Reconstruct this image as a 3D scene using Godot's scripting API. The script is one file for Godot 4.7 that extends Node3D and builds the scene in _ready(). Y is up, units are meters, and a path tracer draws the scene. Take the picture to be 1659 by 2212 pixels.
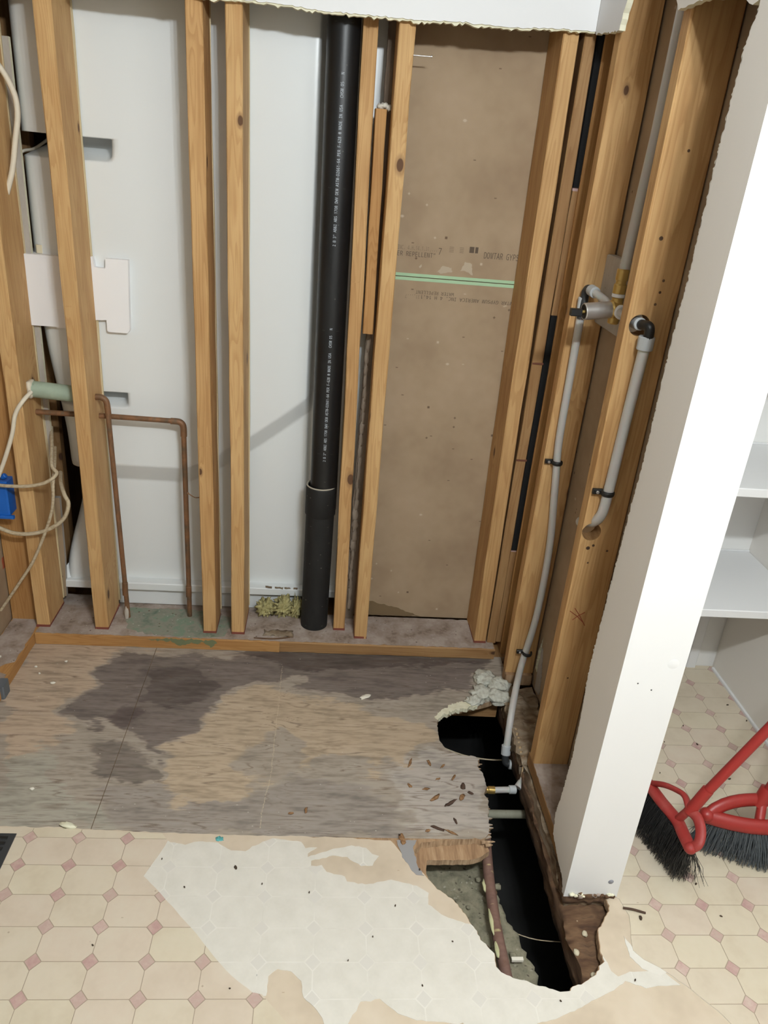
extends Node3D
# A stripped wall corner: open studs, drain pipe, water pipes, torn floor with a hole, closet and brooms.

const STUD_FRONT := -2.018
const STUD_BACK := -2.155
const CEIL := 2.14
const FACE_R := 0.566        # left face of the right-hand partition
const POST_Z := -1.124       # end face of the right-hand partition
var M := {}
var noise := FastNoiseLite.new()
var rng := RandomNumberGenerator.new()


func _ready() -> void:
	rng.seed = 7
	noise.seed = 11
	noise.frequency = 1.0
	view_and_light()
	materials()
	room_shell()
	floor_layers()
	back_framing()
	left_framing()
	right_framing()
	tub_and_pipes()
	water_pipes()
	crawlspace()
	closet()
	brooms()
	debris()


# ---------------------------------------------------------------- camera, sky, lamps
func view_and_light() -> void:
	var cam := Camera3D.new()
	cam.name = "camera"
	cam.transform = Transform3D(Basis(Vector3(0.995177, 0.081092, 0.055196), Vector3(-0.050067, 0.903773, -0.425073), Vector3(-0.084355, 0.42026, 0.903474)), Vector3(0, 1.42, 0))
	cam.fov = 67.31
	cam.near = 0.02
	add_child(cam)
	cam.current = true
	var we := WorldEnvironment.new()
	we.name = "surroundings"
	var e := Environment.new()
	e.background_mode = Environment.BG_COLOR
	e.background_color = Color(0.03, 0.03, 0.03)
	e.tonemap_mode = Environment.TONE_MAPPER_LINEAR
	e.tonemap_exposure = 1.0
	e.sdfgi_enabled = true
	e.ssao_enabled = true
	e.ssil_enabled = true
	we.environment = e
	add_child(we)
	# three-bulb ceiling fixture just above and behind the viewer
	var t := thing("ceiling_light", "three-bulb ceiling light on a round white plate", "light", Vector3(0.38, CEIL, -0.02))
	var st := st_new()
	lathe(st, Vector3(0, -0.03, 0), PackedVector2Array([Vector2(0.0, 0.0), Vector2(0.13, 0.0), Vector2(0.15, 0.012), Vector2(0.152, 0.03), Vector2(0.0, 0.03)]), 28)
	done(st, "plate", mat(Color(0.86, 0.85, 0.83), 0.5), t, true)
	var glow := mat(Color(1, 0.96, 0.9), 0.4)
	glow.emission_enabled = true
	glow.emission = Color(1.0, 0.99, 0.97)
	glow.emission_energy_multiplier = 2.0
	for k in 3:
		var bx := (k - 1) * 0.11
		st = st_new()
		lathe(st, Vector3(bx, -0.145, 0), PackedVector2Array([Vector2(0.0, 0.0), Vector2(0.018, 0.004), Vector2(0.03, 0.02), Vector2(0.032, 0.04), Vector2(0.024, 0.065), Vector2(0.014, 0.085), Vector2(0.013, 0.1), Vector2(0.0, 0.1)]), 16)
		done(st, "bulb", glow, t, true)
		st = st_new()
		lathe(st, Vector3(bx, -0.05, 0), PackedVector2Array([Vector2(0.0, 0.0), Vector2(0.02, 0.0), Vector2(0.024, 0.022), Vector2(0.0, 0.022)]), 16)
		done(st, "socket", mat(Color(0.8, 0.79, 0.76), 0.5), t, true)
		var o := OmniLight3D.new()
		o.name = "bulb_light"
		o.light_color = Color(0.955, 0.985, 1.0)
		o.light_energy = 0.86
		o.light_size = 0.03
		o.omni_range = 12.0
		o.omni_attenuation = 2.0
		o.shadow_enabled = true
		t.add_child(o, true)
		o.position = Vector3(bx, -0.11, 0)


# ---------------------------------------------------------------- small helpers
func thing(called: String, label: String, category: String, at := Vector3.ZERO, group := "") -> Node3D:
	var o := Node3D.new()
	o.name = called
	add_child(o, true)
	o.position = at
	tag(o, label, category, group)
	return o


func tag(o: Node, label: String, category: String, group := "", kind := "") -> Node:
	if label: o.set_meta("label", label)
	if category: o.set_meta("category", category)
	if group: o.set_meta("group", group)
	if kind: o.set_meta("kind", kind)
	return o


func structure(o: Node, label: String, category := "wall") -> Node:
	return tag(o, label, category, "", "structure")


func st_new() -> SurfaceTool:
	var st := SurfaceTool.new()
	st.begin(Mesh.PRIMITIVE_TRIANGLES)
	return st


func done(st: SurfaceTool, called: String, m: Material, parent: Node = self, smooth := false) -> MeshInstance3D:
	return put(finish(st, smooth), called, m, parent)


func finish(st: SurfaceTool, _smooth := false) -> ArrayMesh:
	st.generate_normals()
	return st.commit()


func put(mesh: Mesh, called: String, m: Material, parent: Node = self) -> MeshInstance3D:
	var o := MeshInstance3D.new()
	o.name = called
	o.mesh = mesh
	if m: o.material_override = m
	parent.add_child(o, true)
	return o


func mat(c: Color, rough := 0.8, metal := 0.0) -> StandardMaterial3D:
	var m := StandardMaterial3D.new()
	m.albedo_color = c
	m.roughness = rough
	m.metallic = metal
	return m


func rgb(r: float, g: float, b: float) -> Color:
	return Color(r / 255.0, g / 255.0, b / 255.0)


func tri(st: SurfaceTool, a: Vector3, b: Vector3, c: Vector3, sg := 4294967295, ua := Vector2.ZERO, ub := Vector2.ZERO, uc := Vector2.ZERO) -> void:
	st.set_smooth_group(sg)
	st.set_uv(ua)
	st.add_vertex(a)
	st.set_uv(ub)
	st.add_vertex(b)
	st.set_uv(uc)
	st.add_vertex(c)


# a, b, c, d run clockwise seen from outside
func quad(st: SurfaceTool, a: Vector3, b: Vector3, c: Vector3, d: Vector3, sg := 4294967295, ua := Vector2.ZERO, ub := Vector2.ZERO, uc := Vector2.ZERO, ud := Vector2.ZERO) -> void:
	tri(st, a, b, c, sg, ua, ub, uc)
	tri(st, a, c, d, sg, ua, uc, ud)


# a length of lumber from a to b; hx and hz are half-width vectors; chamfered long edges, slightly wavy
func lumber(st: SurfaceTool, a: Vector3, b: Vector3, hx: Vector3, hz: Vector3, ch := 0.002, n := 10, wob := 0.0006, uo := 0.0) -> void:
	var lx := hx.length()
	var lz := hz.length()
	var ux := hx / lx
	var uz := hz / lz
	if ux.cross(uz).dot(b - a) < 0.0:
		var s := ux
		ux = uz
		uz = s
		var q := lx
		lx = lz
		lz = q
	var pr := [Vector2(lx, -lz + ch), Vector2(lx, lz - ch), Vector2(lx - ch, lz), Vector2(-lx + ch, lz), Vector2(-lx, lz - ch), Vector2(-lx, -lz + ch), Vector2(-lx + ch, -lz), Vector2(lx - ch, -lz)]
	var per := [0.0]
	for i in 8:
		per.append(per[i] + (pr[(i + 1) % 8] - pr[i]).length())
	var length := (b - a).length()
	var rings := []
	for k in n + 1:
		var f := float(k) / n
		var c := a.lerp(b, f)
		var ring := []
		for i in 8:
			var w := wob * noise.get_noise_2d(f * length * 9.0 + uo * 31.0, i * 7.3 + uo * 17.0) * 2.0
			var p: Vector2 = pr[i]
			ring.append(c + ux * (p.x + w * signf(p.x)) + uz * (p.y + w * signf(p.y)))
		rings.append(ring)
	for k in n:
		var v0 := uo * 1.37 + length * k / n
		var v1 := uo * 1.37 + length * (k + 1) / n
		for i in 8:
			var j := (i + 1) % 8
			var u0: float = per[i] + uo
			var u1: float = per[i + 1] + uo
			quad(st, rings[k][i], rings[k + 1][i], rings[k + 1][j], rings[k][j], 4294967295, Vector2(u0, v0), Vector2(u0, v1), Vector2(u1, v1), Vector2(u1, v0))
	for i in range(1, 7):
		tri(st, rings[0][0], rings[0][i], rings[0][i + 1], 4294967295, Vector2(uo, uo), Vector2(uo + 0.02, uo), Vector2(uo + 0.02, uo + 0.02))
		tri(st, rings[n][0], rings[n][i + 1], rings[n][i], 4294967295, Vector2(uo, uo), Vector2(uo + 0.02, uo + 0.02), Vector2(uo + 0.02, uo))


func box(st: SurfaceTool, lo: Vector3, hi: Vector3, ch := 0.0015, uo := 0.0) -> void:
	# long axis becomes the run
	var d := hi - lo
	var c := (lo + hi) * 0.5
	var ax := d.max_axis_index()
	var hx := Vector3.ZERO
	var hz := Vector3.ZERO
	var t := Vector3.ZERO
	t[ax] = d[ax] * 0.5
	hx[(ax + 1) % 3] = d[(ax + 1) % 3] * 0.5
	hz[(ax + 2) % 3] = d[(ax + 2) % 3] * 0.5
	var m := minf(hx.length(), hz.length())
	lumber(st, c - t, c + t, hx, hz, minf(ch, m * 0.4), 1, 0.0, uo)


func smooth_path(pts: Array, per := 6) -> Array:
	if pts.size() < 3:
		return pts
	var out := []
	for i in pts.size() - 1:
		var p0: Vector3 = pts[maxi(i - 1, 0)]
		var p1: Vector3 = pts[i]
		var p2: Vector3 = pts[i + 1]
		var p3: Vector3 = pts[mini(i + 2, pts.size() - 1)]
		for k in per:
			out.append(p1.cubic_interpolate(p2, p0, p3, float(k) / per))
	out.append(pts[-1])
	return out


# round (or oval) tube along a path
func tube(st: SurfaceTool, pts: Array, r: float, seg := 12, squash := 1.0, flat_dir := Vector3.ZERO, r_end := -1.0) -> void:
	var n := pts.size()
	var up := Vector3(0.13, 0.31, 0.94).normalized()
	if flat_dir != Vector3.ZERO: up = flat_dir
	var rings := []
	var along := 0.0
	var vs := []
	for k in n:
		var t: Vector3 = (pts[mini(k + 1, n - 1)] - pts[maxi(k - 1, 0)]).normalized()
		var s := t.cross(up)
		if s.length() < 0.05:
			s = t.cross(Vector3(1, 0, 0))
		s = s.normalized()
		var w := s.cross(t).normalized()
		if flat_dir == Vector3.ZERO: up = w
		var rr := r if r_end < 0.0 else lerpf(r, r_end, float(k) / (n - 1))
		var ring := []
		for i in seg:
			var a := TAU * i / seg
			ring.append(pts[k] + (s * cos(a) + w * sin(a) * squash) * rr)
		rings.append(ring)
		if k > 0: along += (pts[k] - pts[k - 1]).length()
		vs.append(along)
	for k in n - 1:
		for i in seg:
			var j := (i + 1) % seg
			quad(st, rings[k][i], rings[k][j], rings[k + 1][j], rings[k + 1][i], 0, Vector2(float(i) / seg, vs[k]), Vector2(float(i + 1) / seg, vs[k]), Vector2(float(i + 1) / seg, vs[k + 1]), Vector2(float(i) / seg, vs[k + 1]))
	for i in range(1, seg - 1):
		tri(st, rings[0][0], rings[0][i + 1], rings[0][i], 1)
		tri(st, rings[n - 1][0], rings[n - 1][i], rings[n - 1][i + 1], 2)


# profile of (radius, height) turned about an axis through at (default up)
func lathe(st: SurfaceTool, at: Vector3, profile: PackedVector2Array, seg := 20, axis := Vector3.UP, sg := 0) -> void:
	var u := axis.cross(Vector3(0.3, 0.2, 0.9)).normalized()
	var w := axis.cross(u).normalized()
	for k in profile.size() - 1:
		var sgk := sg + k if sg > 0 else 0
		for i in seg:
			var a0 := TAU * i / seg
			var a1 := TAU * (i + 1) / seg
			var d0 := u * cos(a0) + w * sin(a0)
			var d1 := u * cos(a1) + w * sin(a1)
			var p := profile[k]
			var q := profile[k + 1]
			var a := at + d0 * p.x + axis * p.y
			var b := at + d0 * q.x + axis * q.y
			var c := at + d1 * q.x + axis * q.y
			var d := at + d1 * p.x + axis * p.y
			var v0 := Vector2(float(i) / seg, p.y)
			var v1 := Vector2(float(i) / seg, q.y)
			var v2 := Vector2(float(i + 1) / seg, q.y)
			var v3 := Vector2(float(i + 1) / seg, p.y)
			if q.x > 1e-5: tri(st, a, c, b, sgk, v0, v2, v1)
			if p.x > 1e-5: tri(st, a, d, c, sgk, v0, v3, v2)


func cyl(st: SurfaceTool, a: Vector3, b: Vector3, r: float, seg := 18, bev := 0.0) -> void:
	var h := (b - a).length()
	var ax := (b - a) / h
	if bev > 0.0:
		lathe(st, a, PackedVector2Array([Vector2(0, 0), Vector2(r - bev, 0), Vector2(r, bev), Vector2(r, h - bev), Vector2(r - bev, h), Vector2(0, h)]), seg, ax, 10)
	else:
		lathe(st, a, PackedVector2Array([Vector2(0, 0), Vector2(r, 0), Vector2(r, h), Vector2(0, h)]), seg, ax, 10)


# maps a flat outline (u, v) at height h: axis y -> (u, h, v); axis z -> (u, v, h); axis x -> (h, v, u)
func place(axis: String, p: Vector2, h: float) -> Vector3:
	match axis:
		"y": return Vector3(p.x, h, p.y)
		"z": return Vector3(p.x, p.y, h)
	return Vector3(h, p.y, p.x)


# a flat outline with thickness from h0 to h1; the face at h1 is surface 0, the far face and the edge surface 1
func slab(outline: PackedVector2Array, h0: float, h1: float, axis := "y", far := true) -> ArrayMesh:
	var poly := outline
	var idx := Geometry2D.triangulate_polygon(poly)
	if idx.is_empty():   # a torn outline that crosses itself: keep its largest clean part
		var best := PackedVector2Array()
		for q in Geometry2D.offset_polygon(poly if not Geometry2D.is_polygon_clockwise(poly) else reversed(poly), 0.0002):
			if absf(area(q)) > absf(area(best)) and not Geometry2D.triangulate_polygon(q).is_empty(): best = q
		poly = best
		idx = Geometry2D.triangulate_polygon(poly)
		if idx.is_empty(): print("outline lost")
	var flip := (h1 > h0) != (axis == "y")
	var a := st_new()
	var b := st_new()
	for i in range(0, idx.size(), 3):
		var p := poly[idx[i]]
		var q := poly[idx[i + 1]]
		var r := poly[idx[i + 2]]
		var ccw := (q - p).cross(r - p) > 0.0
		if ccw == flip:
			var s := q
			q = r
			r = s
		tri(a, place(axis, p, h1), place(axis, q, h1), place(axis, r, h1), 4294967295, p, q, r)
		if far:
			tri(b, place(axis, p, h0), place(axis, r, h0), place(axis, q, h0), 4294967295, p, r, q)
	var along := 0.0
	var cw := Geometry2D.is_polygon_clockwise(poly)
	for i in poly.size():
		var p := poly[i]
		var q := poly[(i + 1) % poly.size()]
		if cw == flip:
			var s := q
			q = p
			p = s
		var l := (q - p).length()
		quad(b, place(axis, p, h0), place(axis, q, h0), place(axis, q, h1), place(axis, p, h1), 4294967295, Vector2(along, h0), Vector2(along + l, h0), Vector2(along + l, h1), Vector2(along, h1))
		along += l
	a.generate_normals()
	b.generate_normals()
	var mesh := a.commit()
	b.commit(mesh)
	return mesh


func reversed(p: PackedVector2Array) -> PackedVector2Array:
	var q := p.duplicate()
	q.reverse()
	return q


func put2(mesh: ArrayMesh, called: String, face: Material, edge: Material, parent: Node = self) -> MeshInstance3D:
	var o := MeshInstance3D.new()
	o.name = called
	mesh.surface_set_material(0, face)
	mesh.surface_set_material(1, edge)
	o.mesh = mesh
	parent.add_child(o, true)
	return o


func poly(a: Array) -> PackedVector2Array:
	var out := PackedVector2Array()
	for i in range(0, a.size(), 2):
		out.append(Vector2(a[i], a[i + 1]))
	return out


func rect(x0: float, y0: float, x1: float, y1: float) -> PackedVector2Array:
	return PackedVector2Array([Vector2(x0, y0), Vector2(x1, y0), Vector2(x1, y1), Vector2(x0, y1)])


# breaks an open or closed line into short steps and roughens it, as torn material is
func ragged(line: PackedVector2Array, step: float, amp: float, sd: float, closed := false) -> PackedVector2Array:
	var out := PackedVector2Array()
	var n := line.size() if closed else line.size() - 1
	for i in n:
		var p := line[i]
		var q := line[(i + 1) % line.size()]
		var l := (q - p).length()
		var k := maxi(1, int(l / step))
		var nrm := (q - p).orthogonal().normalized()
		for j in k:
			var c := p.lerp(q, float(j) / k)
			var w := noise.get_noise_2d(c.x * 60.0 + sd, c.y * 60.0 - sd) * amp + noise.get_noise_2d(c.x * 230.0 - sd, c.y * 230.0) * amp * 0.7
			out.append(c + nrm * w)
	if not closed: out.append(line[-1])
	return out


func cut(base: PackedVector2Array, hole: PackedVector2Array) -> Array:
	var out := []
	for p in Geometry2D.clip_polygons(base, hole):
		if not Geometry2D.is_polygon_clockwise(p) and absf(area(p)) > 1e-6: out.append(p)
	return out


func common(a: PackedVector2Array, b: PackedVector2Array) -> Array:
	var out := []
	for p in Geometry2D.intersect_polygons(a, b):
		if absf(area(p)) > 4e-6: out.append(p)
	return out


func area(p: PackedVector2Array) -> float:
	var s := 0.0
	for i in p.size():
		s += p[i].cross(p[(i + 1) % p.size()])
	return s * 0.5


# a lumpy closed ball
func lump(st: SurfaceTool, c: Vector3, r: Vector3, amp: float, fr: float, sd: float, nu := 18, nv := 12, floor_y := -INF) -> void:
	var g := []
	for j in nv + 1:
		var row := []
		for i in nu + 1:
			var th := PI * j / nv
			var ph := TAU * (i % nu) / nu
			var d := Vector3(sin(th) * cos(ph), cos(th), sin(th) * sin(ph))
			var k := 1.0 + amp * (noise.get_noise_3d(d.x * fr + sd, d.y * fr, d.z * fr - sd) + 0.5 * noise.get_noise_3d(d.x * fr * 2.7 - sd, d.y * fr * 2.7, d.z * fr * 2.7)) * 2.0
			var p := c + Vector3(d.x * r.x, d.y * r.y, d.z * r.z) * k
			if p.y < floor_y: p.y = floor_y
			row.append(p)
		g.append(row)
	for j in nv:
		for i in nu:
			if j > 0: tri(st, g[j][i], g[j][i + 1], g[j + 1][i + 1], 0)
			if j < nv - 1: tri(st, g[j][i], g[j + 1][i + 1], g[j + 1][i], 0)


# a box with broken, pitted faces
func rough_box(st: SurfaceTool, lo: Vector3, hi: Vector3, step: float, amp: float, sd: float, stretch := Vector3.ONE) -> void:
	var d := hi - lo
	for ax in 3:
		var b := (ax + 1) % 3
		var c := (ax + 2) % 3
		var nb := maxi(1, int(d[b] / step))
		var nc := maxi(1, int(d[c] / step))
		for side in 2:
			var g := []
			for i in nb + 1:
				var row := []
				for j in nc + 1:
					var p := Vector3.ZERO
					p[ax] = hi[ax] if side else lo[ax]
					p[b] = lo[b] + d[b] * i / nb
					p[c] = lo[c] + d[c] * j / nc
					var q := p * stretch
					row.append(p + Vector3(noise.get_noise_3d(q.x * 40 + sd, q.y * 40, q.z * 40), noise.get_noise_3d(q.x * 40, q.y * 40 + sd, q.z * 40), noise.get_noise_3d(q.x * 40, q.y * 40, q.z * 40 + sd)) * amp * 2.0)
				g.append(row)
			for i in nb:
				for j in nc:
					var u := [Vector2(d[b] * i / nb, d[c] * j / nc), Vector2(d[b] * (i + 1) / nb, d[c] * j / nc), Vector2(d[b] * (i + 1) / nb, d[c] * (j + 1) / nc), Vector2(d[b] * i / nb, d[c] * (j + 1) / nc)]
					if side:
						quad(st, g[i][j], g[i][j + 1], g[i + 1][j + 1], g[i + 1][j], 0, u[0], u[3], u[2], u[1])
					else:
						quad(st, g[i][j], g[i + 1][j], g[i + 1][j + 1], g[i][j + 1], 0, u[0], u[1], u[2], u[3])


func sstep(a: float, b: float, x: float) -> float:
	var t := clampf((x - a) / (b - a), 0.0, 1.0)
	return t * t * (3.0 - 2.0 * t)


# ---------------------------------------------------------------- materials
func grain(w: int, h: int, fr: float, octaves: int, sd: int, sx := 1, sy := 1) -> PackedByteArray:
	var f := FastNoiseLite.new()
	f.seed = sd
	f.frequency = fr
	f.noise_type = FastNoiseLite.TYPE_SIMPLEX_SMOOTH
	f.fractal_octaves = octaves
	var img := f.get_seamless_image(w / sx, h / sy)
	if sx != 1 or sy != 1:
		img.resize(w, h, Image.INTERPOLATE_CUBIC)
	img.convert(Image.FORMAT_L8)
	return img.get_data()


func tex_mat(img: Image, sx: float, sy: float, rough := 0.8, triplanar := false) -> StandardMaterial3D:
	img.generate_mipmaps()
	var m := StandardMaterial3D.new()
	m.albedo_texture = ImageTexture.create_from_image(img)
	m.roughness = rough
	if triplanar:
		m.uv1_triplanar = true
		m.uv1_world_triplanar = true
	m.uv1_scale = Vector3(1.0 / sx, 1.0 / sy, 1.0 / sx)
	return m


func tinted(m: StandardMaterial3D, c: Color) -> StandardMaterial3D:
	var d: StandardMaterial3D = m.duplicate()
	d.albedo_color = c
	return d


func wood_image(w: int, h: int, early: Color, late: Color, knots: Array, rings: float, sd: int) -> Image:
	var warp := grain(w, h, 0.012, 3, sd, 1, 8)
	var fine := grain(w, h, 0.25, 2, sd + 1, 1, 16)
	var blot := grain(w, h, 0.01, 3, sd + 2, 1, 2)
	var img := Image.create(w, h, false, Image.FORMAT_RGB8)
	for y in h:
		for x in w:
			var i := y * w + x
			var r := float(x) / w * rings + (warp[i] / 255.0 - 0.5) * rings * 0.5
			var dark := 0.0
			for k in knots:
				var dx: float = (x - k.x) / k.z
				var dy: float = (y - k.y) / (k.z * 0.8)
				var d2 := dx * dx + dy * dy * 0.25
				if d2 < 12.0:
					var e := exp(-d2 * 0.35)
					r += e * 1.6 * signf(dx + 0.01)
					var dd := dx * dx + dy * dy
					dark = maxf(dark, sstep(1.2, 0.55, dd) * 0.95 + 0.3 * sstep(4.0, 0.8, dd))
			var f := r - floorf(r)
			var l := sstep(0.3, 0.9, f) * (1.0 - sstep(0.92, 1.0, f)) * 0.36
			l += (fine[i] / 255.0 - 0.5) * 0.22
			var c := early.lerp(late, clampf(l + (blot[i] / 255.0 - 0.5) * 0.7 + 0.16, 0.0, 1.0))
			if dark > 0.0: c = c.lerp(Color(0.27, 0.16, 0.085), clampf(dark, 0.0, 1.0) * 0.8)
			img.set_pixel(x, y, c)
	return img


func mottle(w: int, h: int, stops: Array, fr: float, sd: int, specks := [], sx := 1, sy := 1) -> Image:
	var a := grain(w, h, fr, 4, sd, sx, sy)
	var b := grain(w, h, fr * 6.0, 2, sd + 5, sx, sy)
	var img := Image.create(w, h, false, Image.FORMAT_RGB8)
	var n := stops.size() - 1
	for y in h:
		for x in w:
			var i := y * w + x
			var t := clampf((a[i] * 0.78 + b[i] * 0.22) / 255.0, 0.0, 0.9999) * n
			var k := int(t)
			var c: Color = stops[k].lerp(stops[k + 1], t - k)
			img.set_pixel(x, y, c)
	var r := RandomNumberGenerator.new()
	r.seed = sd
	for s in specks:   # [count, radius min, radius max, colour]
		for j in int(s[0]):
			var cx := r.randi() % w
			var cy := r.randi() % h
			var rad := r.randf_range(s[1], s[2])
			var el := r.randf_range(0.5, 1.0)
			for dy in range(-int(rad) - 1, int(rad) + 2):
				for dx in range(-int(rad) - 1, int(rad) + 2):
					if dx * dx + dy * dy / (el * el) <= rad * rad:
						var px := posmod(cx + dx, w)
						var py := posmod(cy + dy, h)
						img.set_pixel(px, py, img.get_pixel(px, py).lerp(s[3], 0.8))
	return img


func materials() -> void:
	var ka := [Vector3(70, 150, 9), Vector3(300, 520, 11), Vector3(180, 860, 8), Vector3(420, 240, 7)]
	var kb := [Vector3(110, 420, 9), Vector3(350, 90, 7), Vector3(250, 700, 12), Vector3(460, 930, 8), Vector3(40, 980, 7)]
	M.pine_a = tex_mat(wood_image(512, 1024, rgb(204, 166, 114), rgb(170, 126, 76), ka, 15.0, 21), 0.4, 1.75, 0.75)
	M.pine_b = tex_mat(wood_image(512, 1024, rgb(200, 160, 108), rgb(162, 118, 70), kb, 11.0, 55), 0.4, 1.75, 0.75)
	M.pine_old = tinted(M.pine_b, Color(0.82, 0.8, 0.79))
	M.pine_orange = tinted(M.pine_a, Color(0.9, 0.84, 0.76))
	M.red_end = mat(rgb(126, 66, 52), 0.85)
	M.gypsum = tex_mat(mottle(128, 128, [rgb(214, 208, 178), rgb(240, 238, 216)], 0.06, 3), 0.2, 0.2, 0.95, true)
	M.sawn = mat(rgb(240, 238, 228), 0.95)
	M.ceiling = mat(rgb(205, 203, 198), 0.8)
	M.room_wall = mat(rgb(168, 164, 158), 0.8)
	M.paint = mat(rgb(227, 227, 227), 0.55)
	M.paint_wall = mat(rgb(232, 231, 228), 0.6)
	M.paint_grey = mat(rgb(232, 227, 220), 0.6)
	M.kraft = tex_mat(mottle(512, 512, [rgb(150, 127, 102), rgb(166, 144, 117), rgb(176, 154, 128)], 0.008, 8, [[60, 1.0, 1.8, rgb(92, 72, 56)], [26, 1.0, 2.2, rgb(198, 182, 160)]]), 1.1, 1.1, 0.85, true)
	M.kraft_grey = tex_mat(mottle(256, 256, [rgb(106, 92, 78), rgb(136, 120, 104), rgb(150, 134, 118)], 0.02, 9, [], 1, 4), 0.4, 0.4, 0.9, true)
	M.dust = tex_mat(mottle(512, 512, [rgb(104, 88, 76), rgb(150, 134, 122), rgb(170, 156, 146), rgb(182, 170, 160)], 0.012, 14, [[120, 1.0, 2.0, rgb(208, 200, 190)], [90, 1.0, 2.6, rgb(84, 68, 58)]]), 0.5, 0.5, 0.95, true)
	M.dust_green = tex_mat(mottle(256, 256, [rgb(84, 100, 86), rgb(120, 128, 112), rgb(142, 140, 126), rgb(122, 140, 120), rgb(156, 150, 138)], 0.014, 18, [[60, 1.0, 2.0, rgb(196, 192, 180)], [40, 1.0, 3.0, rgb(92, 76, 56)]]), 0.3, 0.3, 0.95, true)
	M.tub = mat(rgb(230, 233, 233), 0.32)
	M.foam = mat(rgb(242, 241, 242), 0.85)
	M.abs = tex_mat(mottle(256, 256, [rgb(13, 14, 16), rgb(18, 19, 21), rgb(26, 27, 29)], 0.02, 28, [[14, 0.8, 1.4, rgb(120, 116, 108)]], 1, 4), 0.35, 0.35, 0.42, true)
	M.abs_dusty = tex_mat(mottle(256, 256, [rgb(16, 16, 16), rgb(23, 23, 23), rgb(33, 32, 31)], 0.03, 31, [[26, 0.8, 1.5, rgb(176, 168, 154)]], 1, 3), 0.35, 0.35, 0.7, true)
	M.print_white = mat(rgb(190, 198, 206), 0.7)
	M.print_brown = mat(rgb(96, 82, 68), 0.9)
	M.print_faint = mat(rgb(132, 114, 94), 0.9)
	M.mint = mat(rgb(172, 204, 166), 0.8)
	M.copper = tex_mat(mottle(256, 256, [rgb(74, 78, 70), rgb(112, 84, 60), rgb(142, 100, 68), rgb(98, 90, 76)], 0.02, 41, [], 1, 2), 0.25, 0.25, 0.5, true)
	M.copper.metallic = 0.2
	M.pex = mat(rgb(196, 194, 190), 0.4)
	M.pex.subsurf_scatter_enabled = true
	M.pex.subsurf_scatter_strength = 0.2
	M.nut = mat(rgb(190, 194, 196), 0.5)
	M.black = mat(rgb(28, 28, 28), 0.45)
	M.slot = mat(rgb(8, 8, 8), 0.95)  # near black, painted in for the shade inside the corner slot
	M.charcoal = mat(rgb(52, 54, 56), 0.5)
	M.brass = mat(rgb(206, 174, 104), 0.3, 0.7)
	M.steel = mat(rgb(204, 200, 196), 0.34, 0.75)
	M.greypaint = tex_mat(mottle(256, 256, [rgb(168, 160, 150), rgb(190, 184, 176)], 0.03, 45, [[30, 0.8, 1.6, rgb(130, 118, 104)]], 1, 3), 0.3, 0.3, 0.7, true)
	M.cable = mat(rgb(222, 212, 192), 0.6)
	M.cable_dirty = tex_mat(mottle(128, 256, [rgb(138, 112, 82), rgb(190, 174, 146), rgb(206, 196, 172)], 0.05, 48), 0.12, 0.12, 0.7, true)
	M.blue = mat(rgb(28, 98, 186), 0.4)
	M.seafoam = tex_mat(mottle(128, 128, [rgb(148, 164, 146), rgb(172, 188, 168)], 0.03, 50, [[10, 0.8, 1.6, rgb(110, 116, 100)]]), 0.2, 0.2, 0.6, true)
	M.ply_edge = tex_mat(mottle(256, 256, [rgb(118, 94, 70), rgb(172, 144, 114), rgb(204, 182, 152)], 0.05, 60, [], 1, 8), 0.1, 0.1, 0.9, true)
	M.ply_fresh = tex_mat(mottle(256, 256, [rgb(128, 98, 72), rgb(166, 134, 102), rgb(192, 166, 134)], 0.03, 62, [], 1, 8), 0.16, 0.16, 0.9, true)
	M.rot = tex_mat(mottle(256, 256, [rgb(60, 46, 36), rgb(108, 86, 64), rgb(136, 118, 96), rgb(158, 146, 128), rgb(92, 70, 50)], 0.03, 64, [[20, 1.0, 2.5, rgb(196, 184, 158)]], 4, 1), 0.25, 0.25, 0.95, true)
	M.rot_dark = tex_mat(mottle(256, 256, [rgb(46, 33, 25), rgb(82, 58, 40), rgb(112, 86, 62), rgb(66, 48, 36)], 0.03, 66, [[8, 1.5, 2.5, rgb(182, 168, 142)]], 4, 1), 0.25, 0.25, 0.95, true)
	M.dirt = tex_mat(mottle(512, 512, [rgb(70, 68, 56), rgb(116, 112, 94), rgb(140, 134, 114), rgb(98, 100, 72)], 0.02, 68, [[300, 1.0, 4.2, rgb(52, 46, 38)], [160, 1.0, 4.0, rgb(168, 164, 150)]]), 0.4, 0.4, 1.0, true)
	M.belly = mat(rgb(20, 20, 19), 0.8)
	M.rust = tex_mat(mottle(128, 256, [rgb(92, 66, 58), rgb(120, 92, 82), rgb(104, 76, 62)], 0.04, 70, [[12, 1.5, 4.0, rgb(190, 178, 130)]]), 0.3, 0.3, 0.7, true)
	M.insul = tex_mat(mottle(256, 256, [rgb(112, 104, 60), rgb(168, 158, 108), rgb(196, 190, 150)], 0.05, 72), 0.1, 0.1, 1.0, true)
	M.wool = tex_mat(mottle(256, 256, [rgb(150, 144, 130), rgb(200, 200, 188), rgb(222, 222, 212)], 0.03, 74), 0.12, 0.12, 1.0, true)
	M.red = mat(rgb(146, 36, 31), 0.42)
	M.red_dusty = tex_mat(mottle(128, 128, [rgb(144, 38, 33), rgb(146, 42, 37), rgb(156, 84, 76)], 0.03, 76), 0.2, 0.2, 0.55, true)
	M.bristle_black = mat(rgb(30, 31, 32), 0.6)
	M.bristle_grey = mat(rgb(78, 84, 88), 0.55)
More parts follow.
